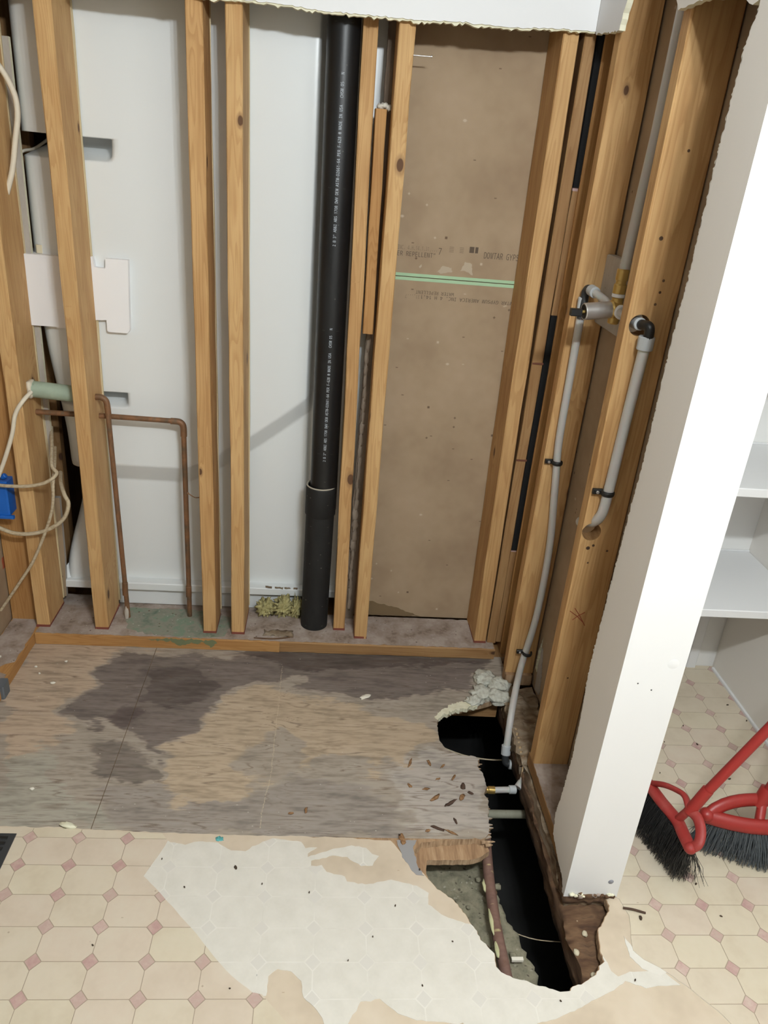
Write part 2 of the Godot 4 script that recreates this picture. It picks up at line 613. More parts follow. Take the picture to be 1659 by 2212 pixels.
	M.chip = tex_mat(mottle(128, 128, [rgb(92, 62, 36), rgb(140, 104, 70), rgb(172, 138, 102)], 0.06, 78), 0.06, 0.06, 0.9, true)
	M.chip_dark = mat(rgb(78, 58, 46), 0.9)
	M.crumb = mat(rgb(66, 52, 38), 0.9)
	M.chip_white = mat(rgb(226, 220, 206), 0.9)
	# vinyl floor
	M.tile = []
	var sheets := [[rgb(200, 186, 164), rgb(210, 197, 176), rgb(214, 202, 182)], [rgb(202, 186, 166), rgb(210, 195, 176), rgb(213, 201, 182)], [rgb(201, 187, 163), rgb(211, 199, 176), rgb(215, 204, 182)]]
	for k in 3:
		M.tile.append(tex_mat(mottle(256, 256, sheets[k], 0.012, 80 + k, [[5, 0.8, 1.6, rgb(160, 142, 120)]]), 0.35, 0.35, 0.42, true))
	M.inlay = []
	var pinks := [[rgb(184, 150, 142), rgb(198, 170, 160), rgb(206, 188, 174)], [rgb(192, 174, 160), rgb(190, 162, 152), rgb(200, 178, 166)], [rgb(180, 144, 138), rgb(190, 158, 150), rgb(200, 174, 162)]]
	for k in 3:
		M.inlay.append(tex_mat(mottle(128, 128, pinks[k], 0.03, 90 + k), 0.09, 0.09, 0.45, true))
	M.grout = mat(rgb(166, 150, 130), 0.6)
	M.underlay = tex_mat(mottle(512, 512, [rgb(188, 172, 150), rgb(206, 190, 168), rgb(214, 200, 180)], 0.008, 96, [[16, 1.0, 3.0, rgb(172, 150, 124)]]), 0.8, 0.8, 0.7, true)
	M.paper = tex_mat(mottle(512, 512, [rgb(208, 203, 192), rgb(220, 215, 205), rgb(226, 222, 213)], 0.012, 98, [[12, 1.0, 2.0, rgb(176, 172, 166)]]), 0.6, 0.6, 0.8, true)
	M.paper_print = tex_mat(mottle(256, 256, [rgb(210, 205, 194), rgb(222, 217, 207)], 0.02, 99), 0.3, 0.3, 0.8, true)
	M.paper_inlay = mat(rgb(212, 207, 198), 0.8)
	M.ply = ply_material()


# water-stained plywood over x -0.95..0.65, z -2.05..-1.25
func ply_material() -> StandardMaterial3D:
	var w := 1024
	var h := 512
	var warp := grain(w, h, 0.012, 4, 130, 2, 1)
	var warp2 := grain(w, h, 0.012, 4, 137, 2, 1)
	var streak := grain(w, h, 0.09, 3, 131, 8, 1)
	var veins := grain(w, h, 0.02, 3, 132, 14, 1)
	var fine := grain(w, h, 0.2, 2, 133, 4, 1)
	var blotch := grain(w, h, 0.02, 4, 135, 2, 1)
	# outlines of the stains on the sheet (x, z) with their colour and strength
	var stains := [
		[poly([-0.866, -1.806, -0.844, -2.036, -0.408, -2.026, -0.526, -1.989, -0.621, -1.906, -0.655, -1.796, -0.655, -1.735, -0.638, -1.641, -0.633, -1.588, -0.65, -1.55, -0.684, -1.504, -0.744, -1.486]), rgb(188, 166, 143), 0.9],
		[poly([-0.75, -1.501, -0.645, -1.554, -0.607, -1.506, -0.594, -1.429, -0.499, -1.359, -0.444, -1.293, -0.668, -1.289]), rgb(166, 160, 146), 0.85],
		[poly([-0.47, -1.41, -0.353, -1.421, -0.192, -1.367, -0.108, -1.39, -0.022, -1.445, 0.116, -1.464, 0.229, -1.406, 0.24, -1.269, -0.16, -1.278, -0.463, -1.289]), rgb(146, 136, 128), 0.7],
		[poly([0.262, -1.534, 0.364, -1.572, 0.469, -1.524, 0.437, -1.283, 0.262, -1.273, 0.229, -1.406]), rgb(182, 173, 164), 0.8],
		[poly([-0.622, -1.883, -0.518, -1.954, -0.353, -1.949, -0.048, -1.998, 0.212, -1.981, 0.566, -1.984, 0.47, -1.851, 0.311, -1.8, 0.2, -1.744, 0.095, -1.77, 0.028, -1.808, -0.041, -1.848, -0.15, -1.86, -0.215, -1.839, -0.247, -1.774, -0.275, -1.703, -0.3, -1.627, -0.34, -1.582, -0.35, -1.514, -0.39, -1.543, -0.437, -1.596, -0.483, -1.639, -0.534, -1.673, -0.572, -1.617, -0.609, -1.643, -0.643, -1.756]), rgb(112, 101, 95), 0.85],
		[poly([-0.245, -1.764, -0.148, -1.831, -0.039, -1.801, 0.042, -1.737, 0.12, -1.73, 0.211, -1.704, 0.3, -1.679, 0.344, -1.606, 0.286, -1.535, 0.2, -1.507, 0.045, -1.527, -0.068, -1.459, -0.108, -1.397, -0.193, -1.374, -0.279, -1.372, -0.355, -1.428, -0.336, -1.561, -0.288, -1.628]), rgb(186, 165, 139), 0.85],
		[poly([-0.164, -1.606, -0.068, -1.627, -0.003, -1.559, -0.023, -1.46, -0.111, -1.427, -0.164, -1.504]), rgb(150, 142, 134), 0.6],
		[poly([-0.568, -1.523, -0.489, -1.571, -0.422, -1.532, -0.368, -1.49, -0.4, -1.434, -0.476, -1.432, -0.541, -1.469]), rgb(108, 98, 90), 0.7],
		[poly([-0.464, -1.892, -0.348, -1.921, -0.268, -1.836, -0.304, -1.731, -0.388, -1.708, -0.488, -1.763]), rgb(88, 78, 73), 0.75],
		[poly([-0.276, -1.992, 0.038, -2.003, 0.569, -2.002, 0.547, -1.962, 0.252, -1.931, 0.04, -1.901, -0.157, -1.932]), rgb(84, 74, 68), 0.8],
		[poly([-0.518, -1.683, -0.474, -1.704, -0.449, -1.649, -0.506, -1.637]), rgb(92, 80, 76), 0.8]]
	var ground := rgb(164, 152, 138)
	var masks := []
	for q in stains:   # each outline as a soft-edged mask
		var small := Image.create(256, 128, false, Image.FORMAT_L8)
		for y in 128:
			for x in 256:
				if Geometry2D.is_point_in_polygon(Vector2(-0.95 + 1.6 * x / 256.0, -2.05 + 0.8 * y / 128.0), q[0]): small.set_pixel(x, y, Color.WHITE)
		small.resize(64, 32, Image.INTERPOLATE_TRILINEAR)
		small.resize(w, h, Image.INTERPOLATE_CUBIC)
		masks.append(small.get_data())
	var img := Image.create(w, h, false, Image.FORMAT_RGB8)
	for y in h:
		for x in w:
			var i := y * w + x
			var ix := clampi(x + int((warp[i] - 128) * 0.32), 0, w - 1)
			var iz := clampi(y + int((warp2[i] - 128) * 0.24 + (fine[i] - 128) * 0.06), 0, h - 1)
			var at := iz * w + ix
			var c := ground
			var s := streak[i] / 255.0
			var bl := blotch[i] / 255.0
			for k in stains.size():
				var mk: float = masks[k][at] / 255.0
				if mk > 0.02:
					var f := sstep(0.15, 0.8, mk + (s - 0.5) * 0.5 + (bl - 0.5) * 0.35)
					c = c.lerp(stains[k][1], clampf(f * stains[k][2], 0.0, 1.0))
			var v := veins[i] / 255.0 * 7.0
			var vein := 1.0 - clampf(absf(v - floorf(v) - 0.5) * 9.0, 0.0, 1.0)
			var l := (s - 0.5) * 0.34 + (fine[i] / 255.0 - 0.5) * 0.16 + (bl - 0.5) * 0.24
			c = c.darkened(clampf(-l, 0.0, 1.0)) if l < 0.0 else c.lightened(l * 0.45)
			c = c.lerp(rgb(92, 76, 64), vein * 0.6 * clampf(bl * 2.6 - 0.9, 0.0, 1.0))
			img.set_pixel(x, y, c)
	# pale scratch running front to back
	var r := RandomNumberGenerator.new()
	r.seed = 5
	for k in 330:
		var z := lerpf(-1.915, -1.3, k / 330.0)
		var xx := -0.086 + (-0.012 * sstep(-1.5, -1.32, z)) + noise.get_noise_1d(z * 30.0) * 0.003
		var ix := int((xx + 0.95) / 1.6 * w)
		var iz := int((z + 2.05) / 0.8 * h)
		if r.randf() < 0.8: img.set_pixel(ix, iz, rgb(196, 178, 152))
	for k in 160:
		var ix := r.randi() % w
		var iz := r.randi() % h
		img.set_pixel(ix, iz, rgb(206, 198, 186))
		if k % 4 == 0: img.set_pixel(mini(ix + 1, w - 1), iz, rgb(206, 198, 186))
	img.generate_mipmaps()
	var m := StandardMaterial3D.new()
	m.albedo_texture = ImageTexture.create_from_image(img)
	m.uv1_scale = Vector3(1.0 / 1.6, 1.0 / 0.8, 1)
	m.uv1_offset = Vector3(0.95 / 1.6, 2.05 / 0.8, 0)
	m.roughness = 0.85
	return m


# ---------------------------------------------------------------- room shell
func panel(called: String, lo: Vector3, hi: Vector3, m: Material, label: String, category := "wall") -> MeshInstance3D:
	var st := st_new()
	box(st, lo, hi, 0.0005)
	var o := done(st, called, m)
	structure(o, label, category)
	return o


func room_shell() -> void:
	panel("ceiling", Vector3(-1.95, CEIL, -2.85), Vector3(1.36, CEIL + 0.05, 1.75), M.ceiling, "plain white ceiling", "ceiling")
	panel("wall_front", Vector3(-1.95, -0.02, 1.7), Vector3(1.36, CEIL, 1.75), M.room_wall, "plain taupe wall facing the stripped wall")
	panel("wall_outer", Vector3(-1.95, -0.02, -1.35), Vector3(-1.9, CEIL, 1.7), M.room_wall, "plain taupe side wall of the room")
	panel("wall_return", Vector3(-1.9, -0.02, -1.35), Vector3(-0.95, CEIL, -1.3), M.room_wall, "short taupe wall beside the alcove")
	panel("wall_closet_side", Vector3(1.3, -0.02, -2.04), Vector3(1.36, CEIL, 1.7), M.paint_grey, "painted side wall of the closet behind the brooms")
	panel("wall_closet_back", Vector3(0.684, -0.02, -2.04), Vector3(1.3, CEIL, -1.99), M.paint_wall, "white back wall of the closet behind the shelves")
	panel("wall_beyond", Vector3(-1.0, -0.3, -2.85), Vector3(0.75, CEIL, -2.8), M.pine_old, "bare timber wall behind the tub surround")
	panel("wall_beyond_side", Vector3(0.7, -0.3, -2.8), Vector3(0.75, CEIL, -2.04), M.pine_old, "bare timber end wall beyond the drywall")
	# stripped back wall: painted board left hanging above, torn along its lower edge
	var back := Node3D.new()
	back.name = "wall_back"
	add_child(back)
	structure(back, "white painted drywall hanging above the open studs, torn along its lower edge")
	var line := ragged(poly([-0.93, 1.699, -0.6, 1.7, -0.264, 1.697, -0.224, 1.697, -0.144, 1.698, -0.044, 1.693, 0.048, 1.694, 0.161, 1.695, 0.264, 1.699, 0.369, 1.699, 0.473, 1.706, 0.5655, 1.708]), 0.006, 0.003, 2.0)
	var face := line.duplicate()
	face.append(Vector2(0.5655, CEIL))
	face.append(Vector2(-0.93, CEIL))
	put2(slab(face, -2.0165, -1.995, "z"), "drywall_board", M.paint, M.gypsum, back)
	var fringe := PackedVector2Array()
	for i in line.size():
		var s := -0.0025 - 0.008 * maxf(0.0, noise.get_noise_1d(line[i].x * 310.0)) - 0.012 * maxf(0.0, noise.get_noise_1d(line[i].x * 37.0 + 9.0) - 0.2)
		fringe.append(line[i] + Vector2(0, s))
	fringe.append(Vector2(0.5655, 1.73))
	fringe.append(Vector2(-0.93, 1.73))
	put2(slab(fringe, -2.012, -1.9985, "z"), "torn_gypsum_edge", M.gypsum, M.gypsum, back)
	# right-hand partition: boards on both sides and over its end
	var right := Node3D.new()
	right.name = "wall_right"
	add_child(right)
	structure(right, "narrow white drywall partition end with a sawn, crumbling edge beside the open studs")
	put2(slab(rect(FACE_R, 0.006, 0.684, CEIL), POST_Z - 0.0127, POST_Z, "z"), "end_board", M.paint, M.paint_grey, right)
	var saw := ragged(poly([-1.216, 1.655, -1.232, 1.6, -1.237, 1.512, -1.237, 1.365, -1.236, 1.289, -1.242, 1.162, -1.240, 1.058, -1.239, 0.965, -1.245, 0.881, -1.253, 0.71, -1.259, 0.511, -1.246, 0.383, -1.24, 0.291, -1.248, 0.18, -1.256, 0.104, -1.246, 0.058, -1.2, 0.04, -1.147, 0.03, -1.1375, 0.01]), 0.0025, 0.0042, 6.0)
	var side := saw.duplicate()
	side.append(Vector2(POST_Z - 0.0128, 0.01))
	side.append(Vector2(POST_Z - 0.0128, CEIL))
	side.append(Vector2(-1.53, CEIL))
	for p in ragged(poly([-1.534, 1.70, -1.518, 1.684, -1.488, 1.682, -1.434, 1.684, -1.381, 1.679, -1.282, 1.665, -1.24, 1.65]), 0.01, 0.003, 3.0):
		side.append(p)
	put2(slab(side, FACE_R + 0.0127, FACE_R, "x"), "side_board", M.paint_grey, M.gypsum, right)
	var rim := PackedVector2Array()
	for p in saw:
		if p.y < 0.07: break
		rim.append(p + Vector2(-0.0028 - 0.006 * maxf(0.0, noise.get_noise_1d(p.y * 170.0)), 0))
	rim.append(Vector2(-1.15, 0.07))
	rim.append(Vector2(-1.15, 1.655))
	put2(slab(rim, FACE_R + 0.0115, FACE_R + 0.0008, "x"), "sawn_gypsum_edge", M.sawn, M.sawn, right)
	var corner := ragged(poly([-1.995, 1.704, -1.94, 1.698, -1.881, 1.694, -1.826, 1.69, -1.82, 1.72, -1.806, 1.745, -1.80, 1.8]), 0.008, 0.004, 4.0)
	corner.append(Vector2(-1.79, CEIL))
	corner.append(Vector2(-1.995, CEIL))
	put2(slab(corner, FACE_R + 0.0127, FACE_R, "x"), "corner_board", M.paint, M.gypsum, right)
	var gash := ragged(poly([-1.85, 0.185, -1.84, 0.12, -1.846, 0.06, -1.866, 0.06, -1.868, 0.12, -1.858, 0.15]), 0.005, 0.004, 61.0, true)   # torn right through the board
	for half in [rect(-1.856, 0.0, POST_Z - 0.0128, CEIL), rect(-1.99, 0.0, -1.856, CEIL)]:
		for p in cut(half, gash if not Geometry2D.is_polygon_clockwise(gash) else reversed(gash)):
			put2(slab(p, 0.6834, 0.672, "x"), "closet_board", M.kraft, M.gypsum, right)
	put2(slab(PackedVector2Array([Vector2(POST_Z - 0.0128, 0.0), Vector2(POST_Z - 0.0128, CEIL), Vector2(-1.99, CEIL), Vector2(-1.99, 0.0)]), 0.6835, 0.6845, "x"), "closet_paint", M.paint, M.paint, right)
	var st := st_new()   # patched screw head on the end board
	lathe(st, Vector3(0.66, 0.62, POST_Z - 0.002), PackedVector2Array([Vector2(0, 0.0026), Vector2(0.008, 0.0025), Vector2(0.011, 0.002)]), 16, Vector3(0, 0, 1))
	done(st, "patched_screw", M.paint, right)
	for q in [[0.603, 0.574], [0.632, 0.56]]:
		st = st_new()
		lathe(st, Vector3(q[0], q[1], POST_Z - 0.0005), PackedVector2Array([Vector2(0, 0.001), Vector2(0.0015, 0.0009), Vector2(0.0018, 0)]), 8, Vector3(0, 0, 1))
		done(st, "nail_hole", M.charcoal, right)
	st = st_new()   # chipped, swollen foot of the partition
	rough_box(st, Vector3(0.568, -0.012, POST_Z - 0.05), Vector3(0.68, 0.012, POST_Z + 0.001), 0.006, 0.004, 3.3)
	done(st, "rotten_foot", M.rot_dark, right)
	var chips := RandomNumberGenerator.new()
	chips.seed = 4
	for k in 22:
		st = st_new()
		var cs := chips.randf_range(0.0015, 0.004)
		lump(st, Vector3(chips.randf_range(0.572, 0.68), chips.randf_range(0.006, 0.016), POST_Z + chips.randf_range(-0.001, 0.006)), Vector3(cs * 1.6, cs, cs), 0.4, 1.6, k * 5.0, 8, 6)
		done(st, "plaster_chip", M.gypsum if k % 3 == 0 else (M.dust if k % 3 == 1 else M.rot_dark), right)
	st = st_new()
	lathe(st, Vector3(0.662, 0.052, POST_Z - 0.001), PackedVector2Array([Vector2(0, 0.0016), Vector2(0.006, 0.0015), Vector2(0.007, 0.0)]), 9, Vector3(0, 0, 1))
	done(st, "bare_patch", mat(rgb(140, 142, 150), 0.8), right)
	# left-hand partition board, seen past the corner studs
	var left := Node3D.new()
	left.name = "wall_left"
	add_child(left)
	structure(left, "brown paper back of the drywall on the left partition beside the corner stud")
	put2(slab(rect(-2.1, 0.0, -1.3, CEIL), -0.95, -0.925, "x"), "drywall_board", M.kraft, M.gypsum, left)
	put2(slab(ragged(rect(-2.09, 0.215, -2.055, 0.25), 0.01, 0.006, 8.0, true), -0.9252, -0.9247, "x"), "orange_mark", mat(rgb(178, 92, 60), 0.8), mat(rgb(178, 92, 60), 0.8), left)


# ---------------------------------------------------------------- floor
func hole_outline(grow := 0.0) -> PackedVector2Array:
	var line := poly([0.469, -1.756, 0.419, -1.739, 0.364, -1.711, 0.356, -1.672, 0.356, -1.607, 0.368, -1.577, 0.405, -1.552, 0.439, -1.552, 0.453, -1.54, 0.443, -1.514, 0.455, -1.482, 0.454, -1.442, 0.444, -1.419, 0.452, -1.396, 0.444, -1.352, 0.438, -1.303, 0.425, -1.282, 0.405, -1.28, 0.359, -1.278, 0.274, -1.267, 0.255, -1.248, 0.258, -1.2, 0.282, -1.162, 0.295, -1.145, 0.322, -1.122, 0.35, -1.079, 0.371, -1.027, 0.392, -0.997, 0.39, -0.968, 0.408, -0.952, 0.438, -0.943, 0.472, -0.931, 0.505, -0.92, 0.524, -0.922, 0.532, -0.931, 0.561, -0.94, 0.584, -0.954, 0.608, -0.98, 0.611, -1.018, 0.62, -1.048, 0.644, -1.08, 0.66, -1.1, 0.66, -1.15, 0.61, -1.16])
	var r := ragged(line, 0.006, 0.0035, 5.0)
	for p in [Vector2(0.61, -1.83), Vector2(0.565, -1.80), Vector2(0.52, -1.775)]:
		r.append(p)
	if grow != 0.0:
		var g := Geometry2D.offset_polygon(r, grow)
		return g[0]
	return r


func floor_layers() -> void:
	var root := Node3D.new()
	root.name = "floor"
	add_child(root)
	structure(root, "water-stained plywood and torn vinyl floor with a ragged hole", "floor")
	var hole := hole_outline()
	var zb := -1.2785
	# bare plywood of the alcove: two sheets meeting at a seam
	for p in cut(rect(-0.95, -2.0, -0.4735, zb), hole):
		put2(slab(p, -0.018, 0.0, "y"), "plywood_sheet", M.ply, M.ply_edge, root)
	for p in cut(rect(-0.472, -2.0, 0.6, zb), hole):
		put2(slab(p, -0.018, 0.0, "y"), "plywood_sheet", M.ply, M.ply_edge, root)
	put2(slab(rect(-1.0, -2.8, 0.7, -2.001), -0.018, 0.0, "y"), "plywood_sheet", M.pine_old, M.ply_edge, root)
	put2(slab(ragged(rect(-0.82, -2.23, -0.03, -2.152), 0.02, 0.004, 28.0, true), 0.0005, 0.028, "y"), "rubble_ledge", M.dust, M.dust, root)
	# plywood under the vinyl
	for p in cut(rect(-1.95, zb + 0.0005, 0.684, 1.7), hole):
		put2(slab(p, -0.018, -0.0002, "y"), "plywood_sheet", M.ply_fresh, M.ply_edge, root)
	put2(slab(rect(0.6845, -1.99, 1.3, 1.7), -0.018, -0.0002, "y"), "plywood_sheet", M.ply_fresh, M.ply_edge, root)
	# lower sheet showing where the upper one was cut out
	put2(slab(ragged(poly([0.244, -1.29, 0.43, -1.295, 0.432, -1.262, 0.408, -1.244, 0.386, -1.237, 0.284, -1.234, 0.277, -1.204, 0.284, -1.17, 0.25, -1.17]), 0.006, 0.002, 12.0, true), -0.034, -0.0185, "y"), "lower_plywood", M.ply_fresh, M.ply_edge, root)
	put2(slab(ragged(poly([0.215, -1.272, 0.262, -1.272, 0.252, -1.25, 0.256, -1.205, 0.27, -1.175, 0.25, -1.178, 0.225, -1.225]), 0.006, 0.003, 33.0, true), 0.0, 0.0017, "y"), "grey_paint_patch", mat(rgb(150, 148, 148), 0.85), M.ply_edge, root)
	# beige underlayment
	var hole_u := hole_outline(0.0015)
	var top := ragged(poly([-1.9, -1.296, -0.67, -1.294, -0.54, -1.294, -0.463, -1.289, -0.366, -1.286, -0.313, -1.283, -0.222, -1.282, -0.139, -1.279, -0.014, -1.279, 0.102, -1.276, 0.2, -1.27, 0.216, -1.25, 0.235, -1.215, 0.27, -1.19]), 0.012, 0.003, 7.0)
	var under := top.duplicate()
	for p in poly([0.3, -1.19, 0.684, -1.15, 0.684, -1.13, 1.3, -1.13, 1.3, 1.7, -1.9, 1.7]):
		under.append(p)
	for p in cut(under, hole_u):
		put2(slab(p, 0.0, 0.0012, "y"), "underlayment", M.underlay, M.underlay, root)
	put2(slab(rect(0.6845, -1.99, 1.3, -1.1302), 0.0, 0.0012, "y"), "underlayment", M.underlay, M.underlay, root)
	# white paper backing left where the vinyl was peeled off
	var white := poly([-0.298, -1.26, -0.258, -1.25, -0.229, -1.261, -0.188, -1.257, -0.155, -1.237, -0.124, -1.235, -0.11, -1.248, -0.066, -1.272, -0.003, -1.262, 0.008, -1.247, 0.034, -1.248, 0.014, -1.231, 0.014, -1.221, 0.07, -1.244, 0.112, -1.254, 0.144, -1.249, 0.158, -1.233, 0.172, -1.227, 0.157, -1.202, 0.132, -1.2, 0.101, -1.222, 0.07, -1.226, 0.022, -1.212, 0.022, -1.198, 0.045, -1.201, 0.056, -1.183, 0.096, -1.172, 0.1, -1.16, 0.14, -1.152, 0.196, -1.165, 0.25, -1.15, 0.274, -1.133, 0.27, -1.105, 0.302, -1.078, 0.352, -1.06, 0.43, -1.03, 0.6, -1.02, 0.615, -0.985, 0.618, -0.959, 0.629, -0.949, 0.656, -0.959, 0.723, -0.961, 0.749, -0.931, 0.711, -0.931, 0.677, -0.926, 0.64, -0.94, 0.611, -0.922, 0.569, -0.904, 0.522, -0.883, 0.473, -0.866, 0.446, -0.86, 0.42, -0.8, 0.33, -0.8, 0.308, -0.861, 0.224, -0.867, 0.19, -0.88, 0.158, -0.906, 0.123, -0.901, 0.097, -0.862, 0.085, -0.83, 0.065, -0.83, 0.055, -0.863, 0.047, -0.881, 0.016, -0.91, 0.011, -0.941, -0.008, -0.959, -0.034, -0.964, -0.051, -0.95, -0.052, -0.912, -0.09, -0.905, -0.34, -1.15, -0.35, -1.18])
	white = ragged(white, 0.008, 0.0025, 15.0, true)
	var papers := cut(white, hole_u)
	for p in papers:
		var o := put2(slab(p, 0.0012, 0.0019, "y"), "paper_backing", M.paper, M.paper, root)
		pieces(p, Vector2(-0.386, -0.906), 0.0019, 0.0021, o, "tile_imprint", "inlay_imprint", [M.paper_print], [M.paper_inlay], 0.0026)
	var torn := poly([0.67, -1.035, 0.684, -1.0, 0.7, -0.98, 0.742, -0.96, 0.715, -0.95, 0.684, -0.965, 0.668, -0.99])
	put2(slab(ragged(torn, 0.006, 0.002, 18.0, true), 0.0012, 0.0022, "y"), "paper_backing", M.paper, M.paper, root)
	# printed vinyl: tile and inlay pieces on their sheet
	var left := top.slice(0, 40)
	var sheet := PackedVector2Array()
	for p in ragged(poly([-1.5, -1.292, -0.67, -1.29, -0.54, -1.29, -0.463, -1.286, -0.366, -1.282, -0.313, -1.279, -0.298, -1.26, -0.3, -1.247, -0.33, -1.167, -0.288, -1.128, -0.247, -1.085, -0.198, -1.035, -0.16, -0.991, -0.12, -0.95, -0.078, -0.919, -0.06, -0.915, -0.047, -0.902, -0.011, -0.863, 0.05, -0.78, 0.06, -0.5]), 0.012, 0.0012, 9.0):
		sheet.append(p)
	sheet.append(Vector2(-1.5, -0.5))
	var v := put2(slab(sheet, 0.0012, 0.0026, "y"), "vinyl_sheet", M.grout, M.paper, root)
	pieces(sheet, Vector2(-0.386, -0.906), 0.0026, 0.0032, v, "floor_tile", "tile_inlay", M.tile, M.inlay, 0.0016)
	var sheet_r := PackedVector2Array([Vector2(1.299, -1.985)])
	for p in poly([1.299, -0.5, 0.93, -0.5]):
		sheet_r.append(p)
	for p in ragged(poly([0.88, -0.75, 0.826, -0.839, 0.801, -0.881, 0.758, -0.931, 0.721, -0.966, 0.694, -0.983, 0.678, -1.003, 0.698, -1.081, 0.69, -1.122, 0.6855, -1.125]), 0.012, 0.0015, 11.0):
		sheet_r.append(p)
	sheet_r.append(Vector2(0.6855, -1.985))
	v = put2(slab(sheet_r, 0.0012, 0.0026, "y"), "vinyl_sheet", M.grout, M.paper, root)
	pieces(sheet_r, Vector2(0.766, -1.108), 0.0026, 0.0032, v, "floor_tile", "tile_inlay", M.tile, M.inlay, 0.0016)
	# white crumbly rim of levelling compound at the far edge of the hole
	put2(slab(ragged(poly([0.352, -1.692, 0.362, -1.716, 0.39, -1.738, 0.405, -1.757, 0.43, -1.768, 0.46, -1.772, 0.485, -1.766, 0.48, -1.752, 0.45, -1.744, 0.42, -1.732, 0.385, -1.716, 0.366, -1.7]), 0.003, 0.009, 26.0, true), -0.01, 0.002, "y"), "crumbled_filler", M.gypsum, M.gypsum, root)
	# splintered top veneer along the hole
	var r := RandomNumberGenerator.new()
	r.seed = 19
	for k in 46:
		var z := -1.535 + 0.265 * k / 45.0
		var x := 0.445 - 0.012 * (z + 1.535) / 0.265
		var l := r.randf_range(0.008, 0.022)
		var w := r.randf_range(0.0025, 0.006)
		var y := -0.0005 - 0.014 * r.randf()
		var d := r.randf_range(-0.3, 0.3) * l
		var sp := PackedVector2Array([Vector2(x - l, z - w), Vector2(x + l * 0.4, z - w * 0.4 + d), Vector2(x + l * 0.75, z + d), Vector2(x + l * 0.3, z + w * 0.5 + d), Vector2(x - l, z + w)])
		put2(slab(sp, y - 0.003, y, "y"), "splinter", M.ply if y > -0.004 else M.ply_edge, M.ply_edge, root)


# octagonal tiles with diamond inlays at the corners, cut off at the outline of the sheet
func pieces(outline: PackedVector2Array, origin: Vector2, y0: float, y1: float, parent: Node, tile: String, inlay: String, tm: Array, im: Array, gap: float) -> void:
	var px := 0.1045
	var pz := 0.0716
	var hx := 0.0155
	var hz := 0.017
	var lo := Vector2(INF, INF)
	var hi := -lo
	for p in outline:
		lo = lo.min(p)
		hi = hi.max(p)
	lo.x = maxf(lo.x, -1.15)
	var n0 := Vector2i(floori((lo.x - origin.x) / px) - 1, floori((lo.y - origin.y) / pz) - 1)
	var n1 := Vector2i(ceili((hi.x - origin.x) / px) + 1, ceili((hi.y - origin.y) / pz) + 1)
	var g := gap * 0.5
	var oct := PackedVector2Array([Vector2(hx + g, g), Vector2(px - hx - g, g), Vector2(px - g, hz + g), Vector2(px - g, pz - hz - g), Vector2(px - hx - g, pz - g), Vector2(hx + g, pz - g), Vector2(g, pz - hz - g), Vector2(g, hz + g)])
	var dia := PackedVector2Array([Vector2(-hx + g, 0), Vector2(0, -hz + g), Vector2(hx - g, 0), Vector2(0, hz - g)])
	var r := RandomNumberGenerator.new()
	r.seed = 77
	var whole_o := slab(oct, y0, y1, "y", false)
	var whole_d := slab(dia, y0, y1, "y", false)
	for j in range(n0.y, n1.y):
		for i in range(n0.x, n1.x):
			var c := origin + Vector2(i * px, j * pz)
			for kind in 2:
				var base := oct if kind == 0 else dia
				var mats := tm if kind == 0 else im
				var m: Material = mats[r.randi() % mats.size()]
				var called := tile if kind == 0 else inlay
				var here := PackedVector2Array()
				var inside := 0
				for p in base:
					here.append(p + c)
					if Geometry2D.is_point_in_polygon(p + c, outline): inside += 1
				var got := common(here, outline)
				if got.size() == 1 and inside == base.size() and absf(area(got[0])) > absf(area(base)) * 0.999:
					var o := put(whole_o if kind == 0 else whole_d, called, m, parent)
					o.position = Vector3(c.x, 0, c.y)
				else:
					for q in got:
						put(slab(q, y0, y1, "y", false), called, m, parent)


# ---------------------------------------------------------------- framing
func stud(label: String, x0: float, x1: float, lean: float, zf: float, zb: float, m: Material, uo: float, y0 := 0.038, y1 := CEIL, red := true) -> MeshInstance3D:
	var st := st_new()
	var c := (x0 + x1) * 0.5
	var zc := (zf + zb) * 0.5
	var k := (y1 - y0) / 1.66
	lumber(st, Vector3(c, y0, zc), Vector3(c + lean * k, y1, zc), Vector3((x1 - x0) * 0.5, 0, 0), Vector3(0, 0, (zf - zb) * 0.5), 0.0025, 14, 0.0012, uo)
	var o := done(st, "wall_stud", m)
	tag(o, label, "stud", "pine studs of the stripped walls")
	if red:
		st = st_new()
		box(st, Vector3(x0 - 0.0006, y0, zb - 0.0006), Vector3(x1 + 0.0006, y0 + 0.009, zf + 0.0006), 0.002)
		done(st, "dyed_end", M.red_end, o)
	return o


